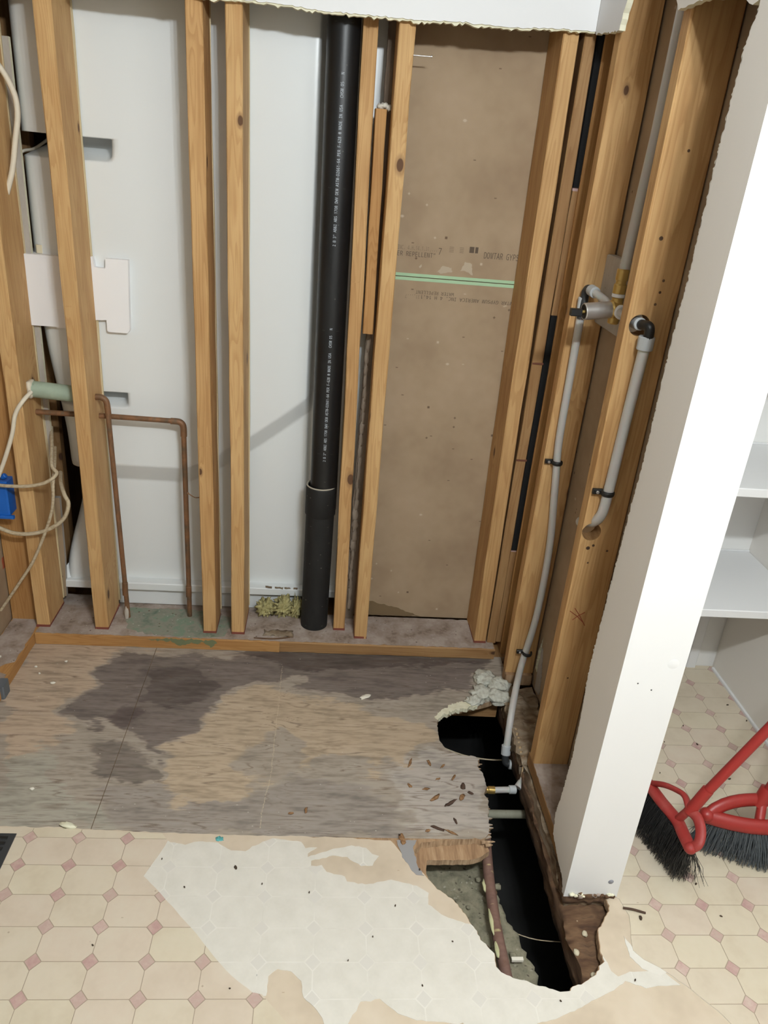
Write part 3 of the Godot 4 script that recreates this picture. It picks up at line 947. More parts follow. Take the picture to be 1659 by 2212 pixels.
func back_framing() -> void:
	# bottom plate
	var t := thing("bottom_plate", "dusty bottom plate lying under the back wall studs", "timber", Vector3.ZERO)
	var st := st_new()
	lumber(st, Vector3(-0.829, 0.019, -2.0675), Vector3(-0.1, 0.019, -2.0675), Vector3(0, 0.019, 0), Vector3(0, 0, 0.0825), 0.002, 20, 0.001, 0.2)
	done(st, "board", M.pine_orange, t)
	st = st_new()
	lumber(st, Vector3(-0.0995, 0.019, -2.0675), Vector3(0.575, 0.019, -2.0675), Vector3(0, 0.019, 0), Vector3(0, 0, 0.0825), 0.003, 30, 0.0008, 0.9)
	done(st, "weathered_board", M.pine_old, t)
	var dust := ragged(rect(-0.826, -2.148, 0.572, -1.99), 0.012, 0.004, 21.0, true)
	put2(slab(dust, 0.0375, 0.0394, "y"), "dust_layer", M.dust, M.dust, t)
	put2(slab(ragged(poly([-0.6, -2.145, -0.34, -2.145, -0.25, -2.1, -0.27, -2.0, -0.36, -1.992, -0.5, -2.0, -0.57, -2.03]), 0.01, 0.008, 23.0, true), 0.038, 0.0398, "y"), "green_stain", M.dust_green, M.dust_green, t)
	put2(slab(ragged(poly([-0.47, 0.036, -0.3, 0.036, -0.29, 0.026, -0.31, 0.008, -0.33, 0.026, -0.38, 0.02, -0.4, 0.012, -0.43, 0.028, -0.5, 0.03]), 0.006, 0.006, 25.0, true), -1.9856, -1.9838, "z"), "green_stain", mat(rgb(112, 118, 86), 0.9), mat(rgb(112, 118, 86), 0.9), t)
	st = st_new()   # lifted splinter by the drain pipe
	rough_box(st, Vector3(-0.15, 0.036, -2.04), Vector3(-0.06, 0.046, -2.012), 0.008, 0.006, 9.0)
	done(st, "lifted_splinter", M.rot, t)
	st = st_new()
	tube(st, smooth_path([Vector3(-0.18, 0.039, -2.0), Vector3(-0.12, 0.041, -1.997), Vector3(-0.07, 0.039, -2.01)]), 0.003, 6)
	done(st, "splinter", M.rot_dark, t)
	# studs
	var a := stud("doubled corner stud standing on the left end of the bottom plate", -0.835, -0.796, -0.006, -2.02, STUD_BACK, M.pine_a, 0.11)
	var b := stud("pine stud with the bent copper pipe passing through it", -0.661, -0.622, -0.012, STUD_FRONT, STUD_BACK, M.pine_a, 0.57)
	var c := stud("pine stud just right of the tall copper riser", -0.336, -0.297, -0.013, STUD_FRONT, -2.125, M.pine_b, 0.83)
	var d := stud("pine stud standing close beside another, left of the wide white tub panel", -0.2495, -0.211, -0.012, STUD_FRONT, -2.16, M.pine_a, 1.31)
	stud("pine stud notched at its foot beside the black drain pipe", 0.065, 0.1, -0.021, -2.06, -2.15, M.pine_b, 1.77)
	var f := stud("pine stud with a nail sticking out, left of the brown drywall", 0.130, 0.168, -0.006, STUD_FRONT, -2.11, M.pine_a, 2.21)
	stud("pine stud along the right edge of the brown drywall", 0.511, 0.549, -0.012, STUD_FRONT, STUD_BACK, M.pine_b, 2.63)
	for s in [[b, -0.6215, -0.012], [d, -0.2105, -0.012], [c, -0.2965, -0.013], [a, -0.7955, -0.006]]:
		st = st_new()
		var zb: float = -2.129 if s[0] == c else -2.159
		lumber(st, Vector3(s[1] - 0.004, 0.06, zb), Vector3(s[1] - 0.004 + s[2] * 1.25, CEIL, zb), Vector3(0.005, 0, 0), Vector3(0, 0, 0.004), 0.001, 16, 0.0015, s[1])
		done(st, "shim_strip", mat(rgb(214, 196, 158), 0.9), s[0])
	st = st_new()   # sap stain and dents on the second stud's foot
	cyl(st, Vector3(0.166, 1.635, -2.075), Vector3(0.209, 1.636, -2.075), 0.0014, 8)
	cyl(st, Vector3(0.209, 1.636, -2.075), Vector3(0.2105, 1.636, -2.075), 0.0036, 10)
	done(st, "nail", M.steel, f)
	# short filler block between two studs
	t = thing("filler_block", "short wooden block wedged between two studs beside the black pipe", "timber")
	st = st_new()
	lumber(st, Vector3(0.1075, 0.981, -2.095), Vector3(0.1, 1.518, -2.095), Vector3(0.0135, 0, 0), Vector3(0, 0, 0.025), 0.002, 6, 0.001, 3.1)
	done(st, "block", M.pine_orange, t)
	st = st_new()
	for q in [[0.098, 1.524, 0.009], [0.109, 1.526, 0.01], [0.118, 1.522, 0.008]]:
		lump(st, Vector3(q[0], q[1], -2.085), Vector3(q[2], 0.007, 0.012), 0.3, 1.5, q[0] * 50.0, 12, 8)
	done(st, "caulk_blob", mat(rgb(214, 208, 196), 0.7), t)
	# strip of drywall edge with old caulk between the two studs
	t = thing("drywall_strip", "grey brown strip of drywall edge with cracked caulk between two studs", "drywall")
	put2(slab(ragged(poly([0.098, 0.039, 0.1285, 0.039, 0.127, 1.2, 0.124, CEIL, 0.108, CEIL, 0.107, 1.0, 0.102, 0.4]), 0.02, 0.002, 31.0, true), -2.16, -2.13, "z"), "board_edge", M.kraft_grey, M.dust, t)
	st = st_new()
	for k in 26:
		var y := 0.1 + k * 0.035
		var r := 0.006 + 0.003 * noise.get_noise_1d(k * 3.3)
		if k in [6, 7, 8, 9]: r += 0.004
		lump(st, Vector3(0.112 + 0.003 * noise.get_noise_1d(k * 7.7), y, -2.127), Vector3(r, 0.024, 0.005), 0.35, 1.8, k * 3.1, 10, 8)
	done(st, "caulk_bead", mat(rgb(158, 144, 128), 0.8), t)
	# brown drywall closing the right bay
	t = thing("drywall_backing", "brown paper backed drywall between two studs with a green joint stripe", "drywall")
	put2(slab(rect(0.13, 0.04, 0.62, 1.124), -2.17, -2.157, "z"), "lower_board", M.kraft, M.gypsum, t)
	put2(slab(rect(0.13, 1.1262, 0.62, CEIL), -2.17, -2.157, "z"), "upper_board", M.kraft, M.gypsum, t)
	put2(slab(poly([0.13, 1.1264, 0.62, 1.1264, 0.62, 1.1345, 0.13, 1.1345]), -2.158, -2.1562, "z"), "green_edge", M.mint, M.mint, t)
	put2(slab(poly([0.13, 1.1156, 0.62, 1.1156, 0.62, 1.1238, 0.13, 1.1238]), -2.158, -2.1562, "z"), "green_edge", M.mint, M.mint, t)
	put2(slab(ragged(poly([0.165, 0.041, 0.35, 0.041, 0.31, 0.055, 0.27, 0.072, 0.22, 0.083, 0.165, 0.098]), 0.008, 0.006, 35.0, true), -2.1575, -2.1563, "z"), "damp_stain", mat(rgb(120, 100, 72), 0.9), mat(rgb(120, 100, 72), 0.9), t)
	letters(t, "DOMTAR GYPSUM AMERICA", Vector3(0.5015, 1.195, -2.1564), 0.185, 0.016, 0.0, M.print_brown)
	letters(t, "INC. 4.H.14.1.31,...", Vector3(0.228, 1.200, -2.1564), 0.105, 0.013, 0.0, M.print_faint)
	letters(t, "7", Vector3(0.289, 1.196, -2.1564), 0.008, 0.017, 0.0, M.print_brown)
	letters(t, "WATER REPELLENT\"", Vector3(0.214, 1.184, -2.1564), 0.128, 0.012, 0.0, M.print_brown)
	letters(t, "WATER REPELLENT", Vector3(0.287, 1.0868, -2.1564), 0.106, 0.009, PI, M.print_brown)
	letters(t, "DOMTAR GYPSUM AMERICA INC. 4 H 14.1", Vector3(0.385, 1.0745, -2.1564), 0.27, 0.0095, PI, M.print_brown)
	letters(t, "31,...7", Vector3(0.226, 1.074, -2.1564), 0.04, 0.012, PI, M.print_faint)
	for q in [poly([0.285, 1.142, 0.3, 1.158, 0.325, 1.156, 0.33, 1.146, 0.31, 1.14]), poly([0.35, 1.15, 0.36, 1.175, 0.378, 1.17, 0.386, 1.142, 0.372, 1.148]), poly([0.235, 1.155, 0.243, 1.16, 0.24, 1.15])]:
		put2(slab(ragged(q, 0.004, 0.004, 71.0, true), -2.1572, -2.1566, "z"), "plaster_smear", mat(rgb(182, 166, 144), 0.9), mat(rgb(182, 166, 144), 0.9), t)
	for q in [[0.314, 0.012], [0.342, 0.011]]:
		for k in 4:
			put2(slab(rect(q[0], 1.197 + k * 0.004, q[0] + q[1], 1.1985 + k * 0.004), -2.1572, -2.1564, "z"), "printed_bars", M.print_faint, M.print_faint, t)
	put2(slab(rect(0.3685, 1.199, 0.381, 1.2145), -2.1572, -2.1564, "z"), "printed_bars", M.print_brown, M.print_brown, t)
	put2(slab(rect(0.384, 1.199, 0.392, 1.2145), -2.1572, -2.1564, "z"), "printed_bars", M.print_brown, M.print_brown, t)


# flat printed lettering facing +z (turn about z); length fixes the width of the line
func letters(parent: Node, what: String, at: Vector3, length: float, height: float, turn: float, m: Material) -> MeshInstance3D:
	var tm := TextMesh.new()
	var f := SystemFont.new()
	f.font_names = PackedStringArray(["Droid Sans Mono"])
	f.font_weight = 700
	tm.font = f
	tm.text = what
	tm.font_size = 32
	tm.pixel_size = 0.01
	tm.depth = 0.01
	var o := put(tm, "printed_lettering", m, parent)
	var s := tm.get_aabb().size
	o.transform = Transform3D(Basis(Vector3(0, 0, 1), turn) * Basis.from_scale(Vector3(length / s.x, height / s.y, 0.02)), at)
	return o


func left_framing() -> void:
	# plate of the left partition, running towards the viewer
	var t := thing("bottom_plate", "dusty bottom plate running forward along the left side of the alcove", "timber")
	var st := st_new()
	lumber(st, Vector3(-0.8765, 0.019, -2.12), Vector3(-0.8765, 0.019, -1.31), Vector3(0.0455, 0, 0), Vector3(0, 0.019, 0), 0.002, 14, 0.001, 0.4)
	done(st, "board", M.pine_orange, t)
	put2(slab(ragged(rect(-0.919, -2.11, -0.835, -1.32), 0.012, 0.004, 41.0, true), 0.0375, 0.0386, "y"), "dust_layer", M.dust, M.dust, t)
	st = st_new()
	box(st, Vector3(-0.845, 0.0, -1.765), Vector3(-0.822, 0.041, -1.725), 0.003)
	done(st, "grey_bracket", mat(rgb(104, 112, 120), 0.5, 0.3), t)
	stud("wide corner stud of the left partition behind the looping cables", -0.922, -0.846, 0.0, -2.06, -2.098, M.pine_orange, 0.95, 0.038, CEIL, false)
	# edges of drywall showing behind the corner stud
	t = thing("drywall_offcut", "pale upright edge of drywall behind the left corner stud", "drywall")
	put2(slab(poly([-0.93, 0.515, -0.79, 0.515, -0.784, 0.54, -0.785, 1.6, -0.93, 1.6]), -2.176, -2.163, "z"), "board", M.greypaint, M.gypsum, t)
	put2(slab(rect(-0.93, 0.52, -0.797, 1.6), -2.19, -2.178, "z"), "backing_board", M.paint_grey, M.gypsum, t)
	t = thing("drywall_offcut", "lower pale sliver of drywall behind the left corner stud", "drywall")
	put2(slab(poly([-0.93, 0.06, -0.79, 0.06, -0.783, 0.2, -0.78, 0.405, -0.93, 0.405]), -2.18, -2.165, "z"), "board", M.kraft, M.greypaint, t)
	# brown framing of the next wall, seen in the dark gap beside the tub
	var k := 0
	for q in [[-0.85, -2.29, "brown stud deep in the dark gap left of the tub"], [-0.74, -2.62, "brown stud half hidden behind the rounded tub corner"]]:
		stud(q[2], q[0] - 0.045, q[0] + 0.045, 0.0, q[1], q[1] - 0.038, M.pine_old, 4.0 + k, 0.0, CEIL, false)
		k += 1
	# white cables
	var z := -1.995
	cable("white flat cable hanging from the green pipe in front of the corner studs", [Vector3(-0.775, 0.775, -2.03), Vector3(-0.79, 0.755, -2.0), Vector3(-0.81, 0.72, z), Vector3(-0.826, 0.66, z), Vector3(-0.866, 0.56, z), Vector3(-0.93, 0.43, z)], M.cable, 0.0058)
	cable("cream cable looping out of the gap into the blue box", [Vector3(-0.79, 0.62, -2.19), Vector3(-0.762, 0.6, -2.1), Vector3(-0.735, 0.575, -2.01), Vector3(-0.719, 0.558, z), Vector3(-0.748, 0.534, z + 0.01), Vector3(-0.8, 0.52, z + 0.01), Vector3(-0.872, 0.514, z), Vector3(-0.9, 0.51, -2.02)], M.cable_dirty, 0.005)
	cable("dirty looped cable crossing the corner studs below the blue box", [Vector3(-0.76, 0.5, -2.14), Vector3(-0.73, 0.506, -2.05), Vector3(-0.706, 0.494, -2.0), Vector3(-0.696, 0.465, z), Vector3(-0.718, 0.415, z), Vector3(-0.776, 0.377, z), Vector3(-0.84, 0.367, z), Vector3(-0.89, 0.382, z), Vector3(-0.95, 0.42, z)], M.cable_dirty, 0.0058)
	cable("long cream cable sagging down across the corner studs to the left", [Vector3(-0.775, 0.57, -2.16), Vector3(-0.742, 0.56, -2.05), Vector3(-0.731, 0.53, z), Vector3(-0.745, 0.437, z), Vector3(-0.804, 0.294, z), Vector3(-0.859, 0.204, z), Vector3(-0.922, 0.109, z)], M.cable_dirty, 0.0045)
	cable("white cable bulging out beside the upper corner stud", [Vector3(-0.87, 1.6, -2.1), Vector3(-0.8, 1.545, -2.1), Vector3(-0.766, 1.49, -2.1), Vector3(-0.759, 1.44, -2.1), Vector3(-0.772, 1.375, -2.1), Vector3(-0.79, 1.3, -2.1), Vector3(-0.83, 1.2, -2.1)], M.cable, 0.007)
	cable("grey cable curling behind the soap ledge gap, upper one", [Vector3(-0.8, 1.28, -2.24), Vector3(-0.79, 1.31, -2.25), Vector3(-0.765, 1.345, -2.26), Vector3(-0.75, 1.38, -2.3)], M.cable, 0.006)
	cable("grey cable curling behind the soap ledge gap, lower one", [Vector3(-0.83, 1.33, -2.24), Vector3(-0.81, 1.352, -2.25), Vector3(-0.78, 1.362, -2.26), Vector3(-0.74, 1.4, -2.3)], M.cable, 0.004)
	# blue switch box
	t = thing("electrical_box", "blue plastic electrical box fixed to the left corner stud", "box")
	st = st_new()
	box(st, Vector3(-0.92, 0.415, -2.062), Vector3(-0.864, 0.515, -2.008), 0.004)
	done(st, "body", M.blue, t)
	st = st_new()
	box(st, Vector3(-0.918, 0.408, -2.012), Vector3(-0.852, 0.418, -2.0), 0.002)
	done(st, "flange", M.blue, t)
	st = st_new()
	box(st, Vector3(-0.918, 0.51, -2.012), Vector3(-0.858, 0.522, -2.0), 0.002)
	done(st, "flange", M.blue, t)
	st = st_new()
	cyl(st, Vector3(-0.882, 0.522, -2.03), Vector3(-0.87, 0.53, -2.03), 0.008, 12, 0.002)
	done(st, "screw_boss", M.blue, t)


func cable(label: String, pts: Array, m: Material, r: float) -> void:
	var st := st_new()
	tube(st, smooth_path(pts, 7), r, 8)
	tag(done(st, "cable", m, self, true), label, "cable", "loose cables at the left corner")


func right_framing() -> void:
	var st := st_new()
	# bottom plate and rotten edge
	var t := thing("bottom_plate", "grey dusty bottom plate of the right partition in front of its bare stud", "timber")
	st = st_new()
	lumber(st, Vector3(0.6255, 0.019, -1.53), Vector3(0.6255, 0.019, -1.14), Vector3(0.0455, 0, 0), Vector3(0, 0.019, 0), 0.002, 8, 0.001, 0.2)
	done(st, "board", M.pine_old, t)
	put2(slab(ragged(rect(0.581, -1.528, 0.67, -1.142), 0.01, 0.003, 51.0, true), 0.0375, 0.0388, "y"), "dust_layer", M.dust, M.dust, t)
	t = thing("rotten_joist", "rotten brown joist along the right edge of the floor hole", "timber")
	st = st_new()
	rough_box(st, Vector3(0.574, -0.07, -1.8), Vector3(0.668, -0.008, -1.13), 0.011, 0.006, 2.0, Vector3(1, 1, 0.25))
	done(st, "upper_ply", M.rot, t)
	st = st_new()
	rough_box(st, Vector3(0.566, -0.085, -1.86), Vector3(0.69, -0.03, -0.86), 0.011, 0.005, 5.0, Vector3(1, 1, 0.2))
	done(st, "joist", M.rot_dark, t)
	st = st_new()
	rough_box(st, Vector3(0.566, -0.035, -1.84), Vector3(0.668, 0.004, -1.53), 0.01, 0.008, 8.0, Vector3(1, 1, 0.4))
	done(st, "crumbled_plate", M.rot, t)
	for q in [[0.571, -0.028, -1.02], [0.592, -0.027, -0.97], [0.567, -0.04, -1.06], [0.6, -0.025, -1.06]]:
		st = st_new()
		lump(st, Vector3(q[0], q[1], q[2]), Vector3(0.006, 0.004, 0.007), 0.2, 1.5, q[2] * 40.0, 10, 7)
		done(st, "pale_fungus", mat(rgb(196, 186, 160), 0.9), t)
	st = st_new()
	for k in 16:
		var z := -1.82 + 0.018 * k
		tube(st, [Vector3(0.575 + 0.01 * noise.get_noise_1d(k * 5.0), 0.006, z), Vector3(0.571, -0.02, z + 0.02), Vector3(0.568 + 0.008 * noise.get_noise_1d(k * 9.0), -0.055, z + 0.035)], 0.004, 5, 1.0, Vector3.ZERO, 0.001)
	done(st, "splintered_fibres", tinted(M.rot, Color(1.25, 1.2, 1.1)), t)
	# end-grain blocks under the far stud
	t = thing("end_grain_block", "pair of pale sawn block ends under the far corner stud", "timber")
	for k in 2:
		st = st_new()
		box(st, Vector3(0.585 + k * 0.0405, 0.0, -1.9), Vector3(0.6245 + k * 0.0405, 0.036, -1.86), 0.002)
		done(st, "block", M.ply_fresh, t)
	stud("stud at the inner corner carrying a grey water pipe with black clips", 0.585, 0.668, 0.0, -1.872, -1.91, M.pine_b, 5.2, 0.037, CEIL, false)
	# corner packing between the two walls
	stud("brown glue-smeared corner stud beside a black slot", 0.5545, 0.583, -0.004, -2.022, -2.11, M.pine_old, 5.9, 0.038, CEIL, false)
	stud("narrow orange corner stud right of the black slot", 0.602, 0.64, -0.004, -2.02, -2.08, M.pine_orange, 6.3, 0.0, CEIL, false)
	for q in [[0.038, 0.364, "low wood filler strip closing the foot of the black slot"], [1.072, 1.376, "wood filler strip closing the middle of the black slot"]]:
		st = st_new()
		lumber(st, Vector3(0.5925, q[0], -2.05), Vector3(0.5925, q[1], -2.05), Vector3(0.0085, 0, 0), Vector3(0, 0, 0.02), 0.001, 6, 0.0008, q[1] + 6.0)
		var o := done(st, "filler_strip", M.pine_old)
		tag(o, q[2], "timber")
		st = st_new()
		box(st, Vector3(0.584, q[1], -2.07), Vector3(0.601, q[1] + 0.008, -2.031), 0.001)
		done(st, "end_tip", mat(rgb(178, 150, 146), 0.8), o)
	for q in [[0.372, 1.072, "added black strip painting the shade in the lower run of the corner slot"], [1.384, CEIL, "added black strip painting the shade in the upper run of the corner slot"]]:  # added strips: their black stands in for the shade of the deep open slot
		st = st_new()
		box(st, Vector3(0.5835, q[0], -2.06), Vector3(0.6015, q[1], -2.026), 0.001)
		tag(done(st, "slot_shade", M.slot), q[2], "strip")
	for q in [0.94, 0.66]:   # glue seams across the glue-smeared stud
		st = st_new()
		box(st, Vector3(0.553, q, -2.026), Vector3(0.583, q + 0.006, -2.0205), 0.001)
		tag(done(st, "glue_seam", mat(rgb(108, 64, 44), 0.8)), ["dried brown glue seam across the corner stud, upper one", "dried brown glue seam across the corner stud, lower one"][0 if q > 0.8 else 1], "glue")
	# near stud with two bored holes
	st = st_new()
	lumber(st, Vector3(0.6255, 0.0385, -1.506), Vector3(0.6235, CEIL, -1.506), Vector3(0.0455, 0, 0), Vector3(0, 0, 0.019), 0.0025, 10, 0.0, 7.7)
	var csg := CSGCombiner3D.new()
	csg.name = "wall_stud"
	var body := CSGMesh3D.new()
	body.mesh = finish(st)
	body.material = M.pine_b
	csg.add_child(body)
	for q in [Vector3(0.606, 1.158, -1.506), Vector3(0.6005, 0.705, -1.506)]:
		var hole := CSGCylinder3D.new()
		hole.operation = CSGShape3D.OPERATION_SUBTRACTION
		hole.radius = 0.021
		hole.height = 0.12
		hole.sides = 24
		hole.material = M.pine_old
		hole.position = q
		hole.rotation.x = PI / 2
		csg.add_child(hole)
	add_child(csg, true)
	tag(csg, "wide bare stud with two bored holes that the grey pipe passes through", "stud", "pine studs of the stripped walls")
	# small marks on that stud: nail holes and a red crayon cross
	for q in [[0.611, 1.32, 0.0045], [0.634, 1.245, 0.003], [0.632, 1.223, 0.003], [0.628, 1.2, 0.003], [0.6, 0.665, 0.005], [0.611, 0.672, 0.0035], [0.645, 0.66, 0.003], [0.607, 0.628, 0.0025], [0.626, 1.47, 0.003], [0.62, 0.31, 0.0025]]:
		st = st_new()
		lathe(st, Vector3(q[0], q[1], -1.4872), PackedVector2Array([Vector2(0, 0.0006), Vector2(q[2] * 0.8, 0.0005), Vector2(q[2], 0.0)]), 10, Vector3(0, 0, 1))
		tag(done(st, "nail_hole", M.rot_dark), "small dark nail hole or knot in the stud with bored holes", "hole", "nail holes in the bored stud")
	t = thing("crayon_mark", "faint red crayon scribble low on the stud with bored holes", "mark")
	for q in [[0.59, 0.50, 0.625, 0.472], [0.6, 0.508, 0.632, 0.462], [0.6, 0.476, 0.626, 0.498]]:
		st = st_new()
		tube(st, [Vector3(q[0], q[1], -1.4866), Vector3((q[0] + q[2]) * 0.5, (q[1] + q[3]) * 0.5 + 0.002, -1.4866), Vector3(q[2], q[3], -1.4866)], 0.0009, 5)
		done(st, "stroke", mat(rgb(150, 72, 48), 0.9), t)
	# stud buried in the partition end
	stud("end stud hidden behind the white partition end", 0.581, 0.67, 0.0, -1.139, -1.177, M.pine_b, 8.8, 0.038, CEIL, false)
	# torn flap in the board behind the pipe
	t = thing("torn_paper", "loose paper flap beside the torn hole low in the closet drywall", "drywall")
	put2(slab(ragged(poly([-1.835, 0.16, -1.8, 0.08, -1.79, 0.02, -1.83, 0.01, -1.838, 0.09]), 0.005, 0.004, 63.0, true), 0.6718, 0.669, "x"), "paper_flap", M.greypaint, M.greypaint, t)


# ---------------------------------------------------------------- tub surround and drain
func tub_point(k: int, n: int, y: float) -> Vector3:
	# profile across: left return, rounded corner, flat face, step back at the right, flange
	var f := float(k) / n
	var x := 0.0
	var z := 0.0
	if f < 0.08:
		x = -0.795
		z = -0.4 + (f / 0.08) * 0.345
	elif f < 0.2:
		var a := (f - 0.08) / 0.12 * PI / 2
		x = -0.795 + 0.055 * (1.0 - cos(a))
		z = -0.055 + 0.055 * sin(a)
	elif f < 0.8:
		x = lerpf(-0.74, -0.056, (f - 0.2) / 0.6)
	elif f < 0.92:
		var t := (f - 0.8) / 0.12
		x = lerpf(-0.056, -0.032, t)
		z = -0.035 * sstep(0.0, 1.0, t)
	else:
		x = lerpf(-0.032, 0.112, (f - 0.92) / 0.08)
		z = -0.035
	z += -2.168
	# left outline draws in above the rim and flares below it
	var lw := sstep(-0.5, -0.74, x)
	var inset := 0.0
	if y < 1.1: inset = 0.045 * sstep(1.1, 0.5, y) * sstep(1.2, 0.6, y)
	if y < 0.5: inset = lerpf(0.07, 0.0, sstep(0.47, 0.1, y))
	x += inset * lw
	# moulded band: the face below it sits further back
	var yb := 0.522
	if x > -0.41: yb = 0.522 + 0.25 * pow((x + 0.41) / 0.37, 1.25)
	var main := sstep(-0.03, -0.06, x)
	z -= 0.034 * clampf((yb - y) / 0.058, 0.0, 1.0) * main * sstep(-0.79, -0.7, x)
	# two soap ledges wrapping the left corner
	for q in [[1.345, 1.398], [0.7, 0.745]]:
		if y > q[0] and y < q[1]:
			var inn := sstep(-0.562, -0.572, x)
			z -= 0.12 * clampf((y - q[0]) / ((q[1] - q[0]) * 0.72), 0.0, 1.0) * inn
			x += 0.06 * clampf((y - q[0]) / (q[1] - q[0]), 0.0, 1.0) * sstep(-0.7, -0.78, x)
	return Vector3(x, y, z)


func tub_and_pipes() -> void:
	var t := thing("tub_surround", "glossy white fiberglass tub surround seen from behind through the studs", "tub surround")
	var st := st_new()
	var ys := []
	var y := 0.118
	while y < CEIL:
		ys.append(y)
		var near := false
		for q in [1.345, 1.398, 0.7, 0.745]:
			if absf(y - q) < 0.014: near = true
		y += 0.0025 if near else (0.005 if y < 0.85 else 0.011)
	ys.append(CEIL)
	var n := 110
	var rows := []
	for yy in ys:
		var row := []
		for k in n + 1:
			row.append(tub_point(k, n, yy))
		rows.append(row)
	for j in rows.size() - 1:
		for k in n:
			quad(st, rows[j][k], rows[j + 1][k], rows[j + 1][k + 1], rows[j][k + 1], 0)
	done(st, "panel", M.tub, t, true)
	st = st_new()
	box(st, Vector3(-0.815, 0.092, -2.25), Vector3(0.1, 0.119, -2.166), 0.003)
	done(st, "bottom_flange", M.tub, t)
	st = st_new()
	box(st, Vector3(-0.63, 0.03, -2.2), Vector3(-0.045, 0.083, -2.186), 0.002)
	done(st, "base_strip", M.tub, t)
	st = st_new()   # left foot of the tub, a slanting white gusset
	tri(st, Vector3(-0.815, 0.118, -2.17), Vector3(-0.735, 0.24, -2.26), Vector3(-0.735, 0.118, -2.2))
	tri(st, Vector3(-0.815, 0.118, -2.17), Vector3(-0.815, 0.118, -2.26), Vector3(-0.735, 0.24, -2.26))
	tri(st, Vector3(-0.735, 0.118, -2.2), Vector3(-0.735, 0.24, -2.26), Vector3(-0.735, 0.118, -2.26))
	tri(st, Vector3(-0.815, 0.118, -2.17), Vector3(-0.735, 0.118, -2.26), Vector3(-0.815, 0.118, -2.26))
	done(st, "gusset", M.tub, t)
	st = st_new()
	for q in [[-0.13, 0.04], [-0.1, 0.03], [-0.16, 0.03], [-0.07, 0.02]]:
		rough_box(st, Vector3(q[0], 0.1205, -2.172), Vector3(q[0] + q[1] * 0.7, 0.1235, -2.166), 0.005, 0.002, q[0] * 30.0)
	done(st, "dirt_line", M.rot, t)
	# white foam pad wedged round the corner of the surround
	t = thing("foam_pad", "white styrofoam support pad strapped round the tub surround corner", "foam pad")
	put2(slab(poly([-0.63, 0.95, -0.6, 0.952, -0.6, 0.924, -0.596, 0.92, -0.546, 0.92, -0.54, 0.928, -0.534, 1.113, -0.592, 1.113, -0.594, 1.088, -0.61, 1.088, -0.622, 1.09, -0.625, 1.115, -0.66, 1.115, -0.72, 1.105, -0.72, 0.95]), -2.17, -2.15, "z"), "face_plate", M.foam, M.foam, t)
	st = st_new()
	box(st, Vector3(-0.815, 0.925, -2.27), Vector3(-0.705, 1.11, -2.148), 0.004)
	done(st, "corner_block", M.foam, t)
	for q in [[1.075, 0.03, 0.004], [1.04, 0.026, 0.009], [1.0, 0.03, 0.004]]:
		st = st_new()
		box(st, Vector3(-0.716, q[0] - q[1] * 0.5, -2.2), Vector3(-0.693 + q[2], q[0] + q[1] * 0.5, -2.156), 0.003)
		done(st, "rib", M.foam, t)
	st = st_new()
	box(st, Vector3(-0.735, 0.922, -2.2), Vector3(-0.69, 0.95, -2.15), 0.003)
	done(st, "foot", M.foam, t)
	st = st_new()
	box(st, Vector3(-0.775, 1.111, -2.19), Vector3(-0.757, 1.132, -2.17), 0.003)
	done(st, "peg", mat(rgb(222, 212, 184), 0.8), t)
	# black plastic drain stack
	t = thing("drain_pipe", "tall black plastic drain pipe with white lettering between the studs", "pipe")
	st = st_new()
	cyl(st, Vector3(0.011, 0.45, -2.093), Vector3(-0.001, CEIL, -2.093), 0.0395, 40)
	done(st, "upper_pipe", M.abs, t, true)
	st = st_new()
	lathe(st, Vector3(0.004, 0.43, -2.093), PackedVector2Array([Vector2(0.0425, 0.0), Vector2(0.0452, 0.004), Vector2(0.0452, 0.09), Vector2(0.044, 0.094), Vector2(0.038, 0.094)]), 40)
	done(st, "coupling", M.abs_dusty, t, true)
	st = st_new()
	tube(st, ring_path(Vector3(0.0045, 0.5255, -2.093), 0.0425, 40), 0.0022, 8)
	done(st, "glue_ring", mat(rgb(176, 168, 152), 0.6), t, true)
	st = st_new()
	cyl(st, Vector3(0.001, -0.2, -2.093), Vector3(0.004, 0.432, -2.093), 0.0422, 40)
	done(st, "lower_pipe", M.abs_dusty, t, true)
	var line := "2 B 3\" AB&I ABS 1708 DWV DEM ASTM-D2661-64 PER F-628 ® MADE IN USA   CHSM 05   N"
	letters(t, line, Vector3(0.005, 1.392, -2.0532), 0.385, 0.0075, PI / 2, M.print_white)
	letters(t, line, Vector3(0.0085, 0.803, -2.0532), 0.378, 0.0075, PI / 2, M.print_white)
	# yellow insulation tufts stuffed behind the plate
	for q in [[-0.156, 0.062, 0.026, 0.028], [-0.1, 0.066, 0.027, 0.032], [-0.058, 0.062, 0.015, 0.034]]:
		st = st_new()
		lump(st, Vector3(q[0], q[1], -2.138), Vector3(q[2], q[3], 0.02), 0.6, 3.6, q[0] * 77.0, 34, 24)
		tag(done(st, "insulation_tuft", M.insul, self, true), "tuft of yellow fiberglass insulation behind the bottom plate beside the drain", "insulation", "insulation tufts by the drain")


func ring_path(c: Vector3, r: float, n: int) -> Array:
	var out := []
	for i in n + 1:
		out.append(c + Vector3(cos(TAU * i / n), 0, sin(TAU * i / n)) * r)
	return out


